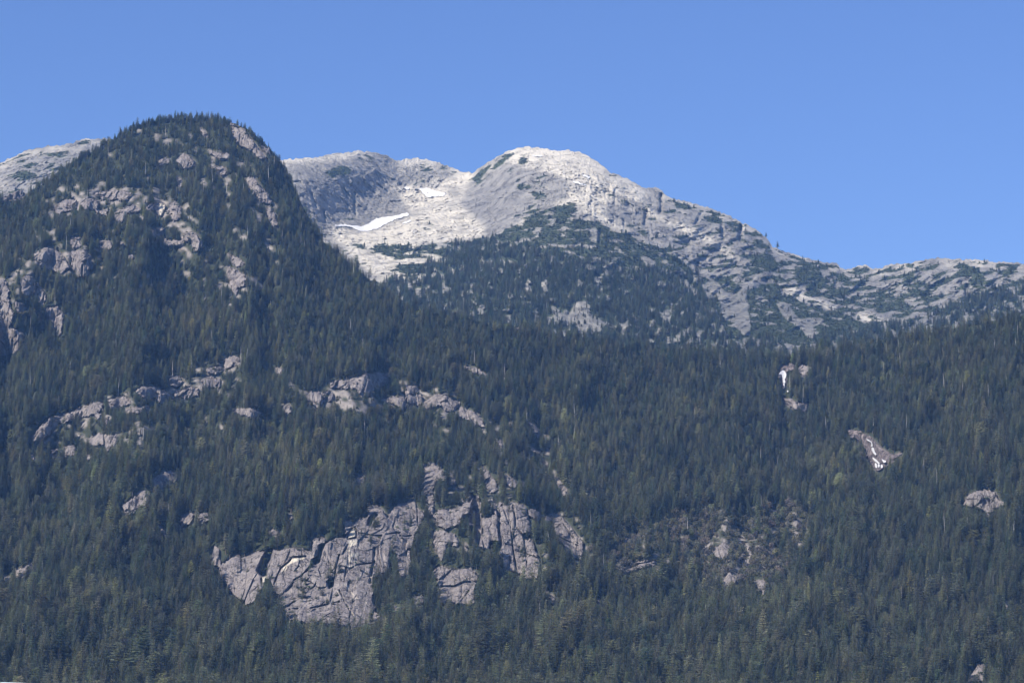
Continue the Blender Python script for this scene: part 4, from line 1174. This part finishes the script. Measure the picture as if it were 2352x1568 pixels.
hh = np.where(kk > 3, rs.uniform(6, 10.5, n), rs.uniform(2.2, 4.5, n))
add_b(u, v, R - np.where(inr, 8, 0), hh, np.where(kk > 3, rs.uniform(.7, 1.0, n), rs.uniform(1.0, 1.8, n)), kk, np.clip(np.where(inr, rs.normal(.25, .15, n), rs.normal(.7, .2, n)), 0, 1))
B = {k: np.concatenate(a) for k, a in B.items()}
print("bushes", len(B['u']))

# ---- the nearest conifers are things of their own
score = T['h'] * F / T['R']
ux, uy = T['u'], T['v']
cand = np.where((ux > 6) & (ux < 1018) & (uy > 640) & (uy - 0.25 * score < 681) & (T['h'] > 12))[0]
cand = cand[np.argsort(-(score[cand] + 0.12 * (uy[cand] - 640)))]
chosen, occ = [], []
for c in cand:
    if all(abs(ux[c] - ux[j]) > 9.5 or abs(uy[c] - uy[j]) > 7 for j in chosen):
        chosen.append(c)
    if len(chosen) >= 280: break
chosen = np.array(chosen)
T['h'][chosen] *= 1.12
near = np.zeros(len(ux), bool); near[chosen] = True

def forest_object(name, protos, D, sel, label, cat):
    x, y, z = unproject(D['u'][sel], D['v'][sel], D['R'][sel])
    n = len(x)
    me = bpy.data.meshes.new(name); me.vertices.add(n)
    me.vertices.foreach_set("co", np.stack([x, y, z - 0.5], -1).astype(np.float32).ravel())
    h = D['h'][sel]; w = h * D['w'][sel]
    rr = np.random.RandomState(9)
    for nm, ty, dat in (("idx", 'INT', D['k'][sel].astype(np.int32)), ("tint", 'FLOAT', D['t'][sel]), ("spin", 'FLOAT_VECTOR', np.stack([rr.normal(0, .03, n), rr.normal(0, .03, n), rr.uniform(0, 6.283, n)], -1)),
                        ("siz", 'FLOAT_VECTOR', np.stack([w, w * rr.uniform(.85, 1.15, n), h], -1))):
        a = me.attributes.new(nm, ty, 'POINT')
        if ty == 'FLOAT_VECTOR': a.data.foreach_set("vector", dat.astype(np.float32).ravel())
        else: a.data.foreach_set("value", dat if ty == 'INT' else dat.astype(np.float32))
    o = bpy.data.objects.new(name, me); S.collection.objects.link(o)
    ng = bpy.data.node_groups.new(name, 'GeometryNodeTree')
    ng.interface.new_socket("Geometry", in_out='INPUT', socket_type='NodeSocketGeometry'); ng.interface.new_socket("Geometry", in_out='OUTPUT', socket_type='NodeSocketGeometry')
    N, L = ng.nodes, ng.links
    gi, go = N.new("NodeGroupInput"), N.new("NodeGroupOutput")
    g2i = N.new("GeometryNodeGeometryToInstance")
    for pm in reversed(protos):
        po = bpy.data.objects.new(pm.name, pm)
        oi = N.new("GeometryNodeObjectInfo"); oi.inputs["Object"].default_value = po; oi.inputs["As Instance"].default_value = False
        L.new(oi.outputs["Geometry"], g2i.inputs[0])
    iop = N.new("GeometryNodeInstanceOnPoints")
    L.new(gi.outputs[0], iop.inputs["Points"]); L.new(g2i.outputs[0], iop.inputs["Instance"]); iop.inputs["Pick Instance"].default_value = True
    def na(nm, ty):
        q = N.new("GeometryNodeInputNamedAttribute"); q.data_type = ty; q.inputs["Name"].default_value = nm
        return [s for s in q.outputs if s.enabled and s.name == "Attribute"][0]
    L.new(na("idx", 'INT'), iop.inputs["Instance Index"])
    e2r = N.new("FunctionNodeEulerToRotation"); L.new(na("spin", 'FLOAT_VECTOR'), e2r.inputs[0]); L.new(e2r.outputs[0], iop.inputs["Rotation"])
    L.new(na("siz", 'FLOAT_VECTOR'), iop.inputs["Scale"])
    L.new(iop.outputs[0], go.inputs[0])
    mod = o.modifiers.new("trees", 'NODES'); mod.node_group = ng
    tag(o, label, cat, None, "stuff")
    return o
forest_object("forest", WHOLE, T, ~near, "dense dark green conifer forest covering the slopes between the rocks", "forest")
forest_object("scrub", BUSH + ROUND, B, np.ones(len(B['u']), bool), "low green and brown bushes on the granite mountain, ledges and clearings", "scrub")

def empty(name, loc, rz=0.0, sc=(1, 1, 1)):
    o = bpy.data.objects.new(name, None); S.collection.objects.link(o); o.location = loc; o.rotation_euler = (0, 0, rz); o.scale = sc; o.empty_display_size = 0.2
    return o
def where(u):
    for lim, s in ((70, "in the bottom left corner"), (180, "low at the photo's lower left"), (280, "left of the big cliff's foot"), (380, "below the big cliff's left half"), (480, "below the big cliff's right half"),
                   (570, "below the cliff's square block"), (680, "below the dark layered ledges"), (790, "below the brown clearing"), (900, "low at the photo's lower right"), (2000, "in the bottom right corner")):
        if u < lim: return s
proto = {}
for j in chosen:
    k = int(T['k'][j]); t = T['t'][j]; hgt = T['h'][j]
    x, y, z = unproject(T['u'][j], T['v'][j], T['R'][j])
    wfac = T['w'][j]
    if k not in proto:
        r = empty("conifer_tree", (x, y, z)); c = bpy.data.objects.new("crown", CROWNS[k]); tr = bpy.data.objects.new("trunk", TRUNKS[k])
        proto[k] = (r, c, tr); cc, tt = c, tr
    else:
        r0, c0, t0 = proto[k]; r, cc, tt = r0.copy(), c0.copy(), t0.copy(); S.collection.objects.link(r)
    for q in (cc, tt): S.collection.objects.link(q); q.parent = r
    r.location = (x, y, z - 0.5); r.rotation_euler = (0, 0, rs.uniform(0, 6.28)); r.scale = (hgt * wfac, hgt * wfac, hgt)
    cc["tint"] = float(t)
    colr = "dark blue-green" if t < 0.16 else "dull green" if t < 0.32 else "olive green" if t < 0.6 else "bright yellow-green"
    shp = {0: "dense", 1: "slim", 2: "broad", 3: "ragged", 4: "bushy", 5: "very slim", 6: "broad-topped", 7: "thin-crowned"}[k]
    siz = "tall" if hgt > 29 else "short" if hgt < 22 else "mid-sized"
    tag(r, f"{siz} {shp} {colr} conifer {where(T['u'][j])}", "tree", "conifers along the foot of the slope")

# ---- dead trees: bleached snags and red-brown dead conifers
sp = []
for q in ["A 1560 720,1850 620,2075 1000,1465 640,1400 720,2095 950,1000 590,1155 430,1140 340,905 490,2075 880,1890 540,20 1200,455 1100,600 770,745 480,1705 1020,1215 760",
          "B 235 850,255 900,1355 1310,520 940,600 1070,1650 1160,575 1450,1225 1150,1490 1240,1440 1110,1850 1380,740 1180,1110 1240,1930 1310",
          "C 965 980,1010 1000,240 1290,115 1300,50 1080,1300 1080,155 1090,590 1100,340 1150",
          "D 260 1230,595 1480,85 1370,1405 920,1490 900,1500 1000,1850 860,2030 800,2150 900,1220 1050,1800 950,1910 950,1930 1180,1600 1050,1310 1440,2290 880,1340 870,1980 1000,850 1190,990 1440,1540 1420,740 1150",
          "E 815 720,800 440,1187 600,1320 560,210 700,1700 500,1660 480,155 980,1280 900,1460 370,1790 520,600 520,985 1030,1570 1180,210 270",
          "F 1130 940,1430 280,2010 880,1670 1450,850 1030,670 980,1215 350,1510 600,1900 620,2300 250,2120 650,1640 380,320 1240",
          "I 653 50,722 250,543 330,1973 500,1640 280,1130 1100,1560 1180,1950 1400,2090 460,1350 1100,520 1080,1660 90,2140 900,30 500",
          "J 627 1470,1120 1050,1160 380,1740 1350,560 280,430 430,1330 900", "H 1200 620,1890 100,1710 60,1330 1420,1290 900,2220 60,850 1250", "G 1135 1420,1540 1340,480 1500,1180 900,800 1300"]:
    k, rest = q.split(' ', 1); x0, y0, s = CROP[k]
    sp += [((x0 + float(a) / s) / 3, (y0 + float(b) / s) / 3) for a, b in (w.split() for w in rest.split(','))]
r4 = np.random.RandomState(77)
while len(sp) < 185:
    u, v = r4.uniform(5, 1019), r4.uniform(150, 660)
    if v > np.interp(u, UG, vr_front) + 12 and samp(m_no, u, v) < .3 and samp(m_no, u, v - 8) < .3: sp.append((u, v))
n_s = 0
for q, (u, v) in enumerate(sp):
    # the traced point is the middle of the visible stem
    back = v < np.interp(u, UG, vr_front)
    Rl = R_mount if back else R_front
    hh = r4.uniform(13, 19) if not back else r4.uniform(12, 17)
    vbase = v + 0.45 * hh * F / float(samp(Rl, u, v))
    if not back: vbase = max(vbase, np.interp(u, UG, vr_front) + 2)
    Rb = float(samp(Rl, u, vbase)) - 2.5
    x, y, z = unproject(u, vbase, Rb)
    red = (q % 6 == 5)
    hh *= 1.18
    if red:
        r = empty("dead_conifer", (x, y, z), r4.uniform(0, 6.28), (hh, hh, hh))
        for nm, me in (("crown", DEAD_C[q % 2]), ("trunk", DEAD_T[q % 2])):
            c = bpy.data.objects.new(nm, me); S.collection.objects.link(c); c.parent = r
        tag(r, "dead conifer with thin reddish needles " + beside(u, v), "dead tree", "dead brown conifers in the forest")
    else:
        o = bpy.data.objects.new("dead_snag", SNAG[q % 5]); S.collection.objects.link(o)
        tall = hh > 19.5
        thick = 1.35 if q == len(sp) - 1 or (u < 100 and v > 640) else 1.0
        o.location = (x, y, z); o.rotation_euler = (r4.normal(0, .05), r4.normal(0, .05), r4.uniform(0, 6.28)); o.scale = (hh * thick, hh * thick, hh)
        tag(o, ("tall " if tall else "short " if hh < 17 else "") + "bare pale dead trunk " + beside(u, v), "dead tree", "bleached dead trunks in the forest")
    n_s += 1

# two lone trees on the right-hand crest
for (cu, cv, hgt, l) in ((777.5, 243, 19, "lone small conifer sticking up from the right crest, the right one of two"), (766, 236, 14, "lone small conifer on the right crest, the left one of two")):
    vv = cv + 0.1 * hgt; Rq = float(samp(R_mount, cu, max(vv, np.interp(cu, UG, vr_back) + 0.6)))
    vv = max(vv, np.interp(cu, UG, vr_back) + 0.6)
    x, y, z = unproject(cu, vv, Rq)
    r = empty("crest_conifer", (x, y, z - 1), 1.0, (hgt * 1.2, hgt * 1.2, hgt))
    for nm, me in (("crown", CROWNS[7]), ("trunk", TRUNKS[7])):
        c = bpy.data.objects.new(nm, me); S.collection.objects.link(c); c.parent = r; c["tint"] = 0.05
    tag(r, l, "tree")

# ---------------------------------------------------------------- pale roof edge in the bottom left corner
rm, rnt, rb = mat("white_roofing", 0.5, 0.4)
rtc = rnt.nodes.new("ShaderNodeTexCoord").outputs["Object"]
rnt.links.new(mix(rnt, noise(rnt, rtc, 0.8, 3), (0.78, 0.80, 0.80), (0.70, 0.72, 0.73)), rb.inputs["Base Color"])
wl_m, wlt, wlb = mat("grey_wall_boards", 0.8)
wlc = wlt.nodes.new("ShaderNodeTexCoord").outputs["Object"]
wlt.links.new(mix(wlt, noise(wlt, mapping(wlt, wlc, (4, 4, .3)), 1.0, 3), (0.35, 0.36, 0.36), (0.45, 0.45, 0.44)), wlb.inputs["Base Color"])
D0 = 60.0
x0, y0, ztop = unproject(-10.0, 679.0, D0)
x1, _, z1 = unproject(16.0, 683.4, D0)
def arc(tt):    # the eaves curve down to the right like the top of a wide vault
    W = 9.0; xr = x1 + 1.0
    cx = xr - W; return cx + W * math.sin(tt), None
bm_v, bm_f = [], []
Rv = 14.0; cxv = x0 - 0.15; czv = ztop - Rv
segs = 36; a_0, a_1 = -0.42, 0.42
prof = [(cxv + Rv * math.sin(a_0 + (a_1 - a_0) * i / segs), czv + Rv * math.cos(a_0 + (a_1 - a_0) * i / segs)) for i in range(segs + 1)]
for (yy) in (D0 - .15, D0 + 18):
    for off in (0, -0.22):
        for (px_, pz_) in prof: bm_v.append((px_, yy, pz_ + off))
n1 = segs + 1
for i in range(segs):
    bm_f += [(i, i + 1, 2 * n1 + i + 1, 2 * n1 + i), (n1 + i, 3 * n1 + i, 3 * n1 + i + 1, n1 + i + 1), (i, n1 + i, n1 + i + 1, i + 1), (2 * n1 + i, 2 * n1 + i + 1, 3 * n1 + i + 1, 3 * n1 + i)]
bm_f += [(0, 2 * n1, 3 * n1, n1), (segs, n1 + segs, 3 * n1 + segs, 2 * n1 + segs)]
shed = empty("vaulted_shed", (0, 0, 0))
ro = bpy.data.objects.new("roof", mesh_from("roof", bm_v, bm_f, [rm])); S.collection.objects.link(ro); ro.parent = shed
wv, wf_ = [], []
for yy in (D0 + .1, D0 + 17.7):
    for (px_, pz_) in prof[1:-1]: wv += [(px_, yy, pz_ - 0.24), (px_, yy, 0.0)]
m1 = segs - 1
for s in (0, 1):
    for i in range(m1 - 1):
        b0 = s * 2 * m1 + 2 * i; wf_.append((b0, b0 + 1, b0 + 3, b0 + 2))
wf_ += [(0, 1, 2 * m1 + 1, 2 * m1), (2 * m1 - 2, 2 * m1 - 1, 4 * m1 - 1, 4 * m1 - 2)]
wo = bpy.data.objects.new("wall", mesh_from("wall", wv, wf_, [wl_m])); S.collection.objects.link(wo); wo.parent = shed
tag(shed, "white curved roof edge just showing in the bottom left corner", "building")

# ---------------------------------------------------------------- air
hz = bpy.data.materials.new("blue_air"); hz.use_nodes = True
hn = hz.node_tree.nodes; hn.clear()
ho = hn.new("ShaderNodeOutputMaterial"); pv = hn.new("ShaderNodeVolumePrincipled")
pv.inputs["Color"].default_value = (0.20, 0.42, 0.90, 1); pv.inputs["Absorption Color"].default_value = (1, 1, 1, 1)
pv.inputs["Density"].default_value = 3.9e-5; pv.inputs["Anisotropy"].default_value = 0.0
hz.node_tree.links.new(pv.outputs[0], ho.inputs["Volume"])
bx, by0, by1, bz0, bz1 = 9500, -3500, 13500, -2, 1720
vs = [(x, y, z) for x in (-bx, bx) for y in (by0, by1) for z in (bz0, bz1)]
fs = [(0, 1, 3, 2), (4, 6, 7, 5), (0, 4, 5, 1), (2, 3, 7, 6), (0, 2, 6, 4), (1, 5, 7, 3)]
hb = bpy.data.objects.new("haze", mesh_from("haze", vs, fs, [hz])); S.collection.objects.link(hb)
tag(hb, "faint blue haze filling the valley air", "haze", None, "stuff")
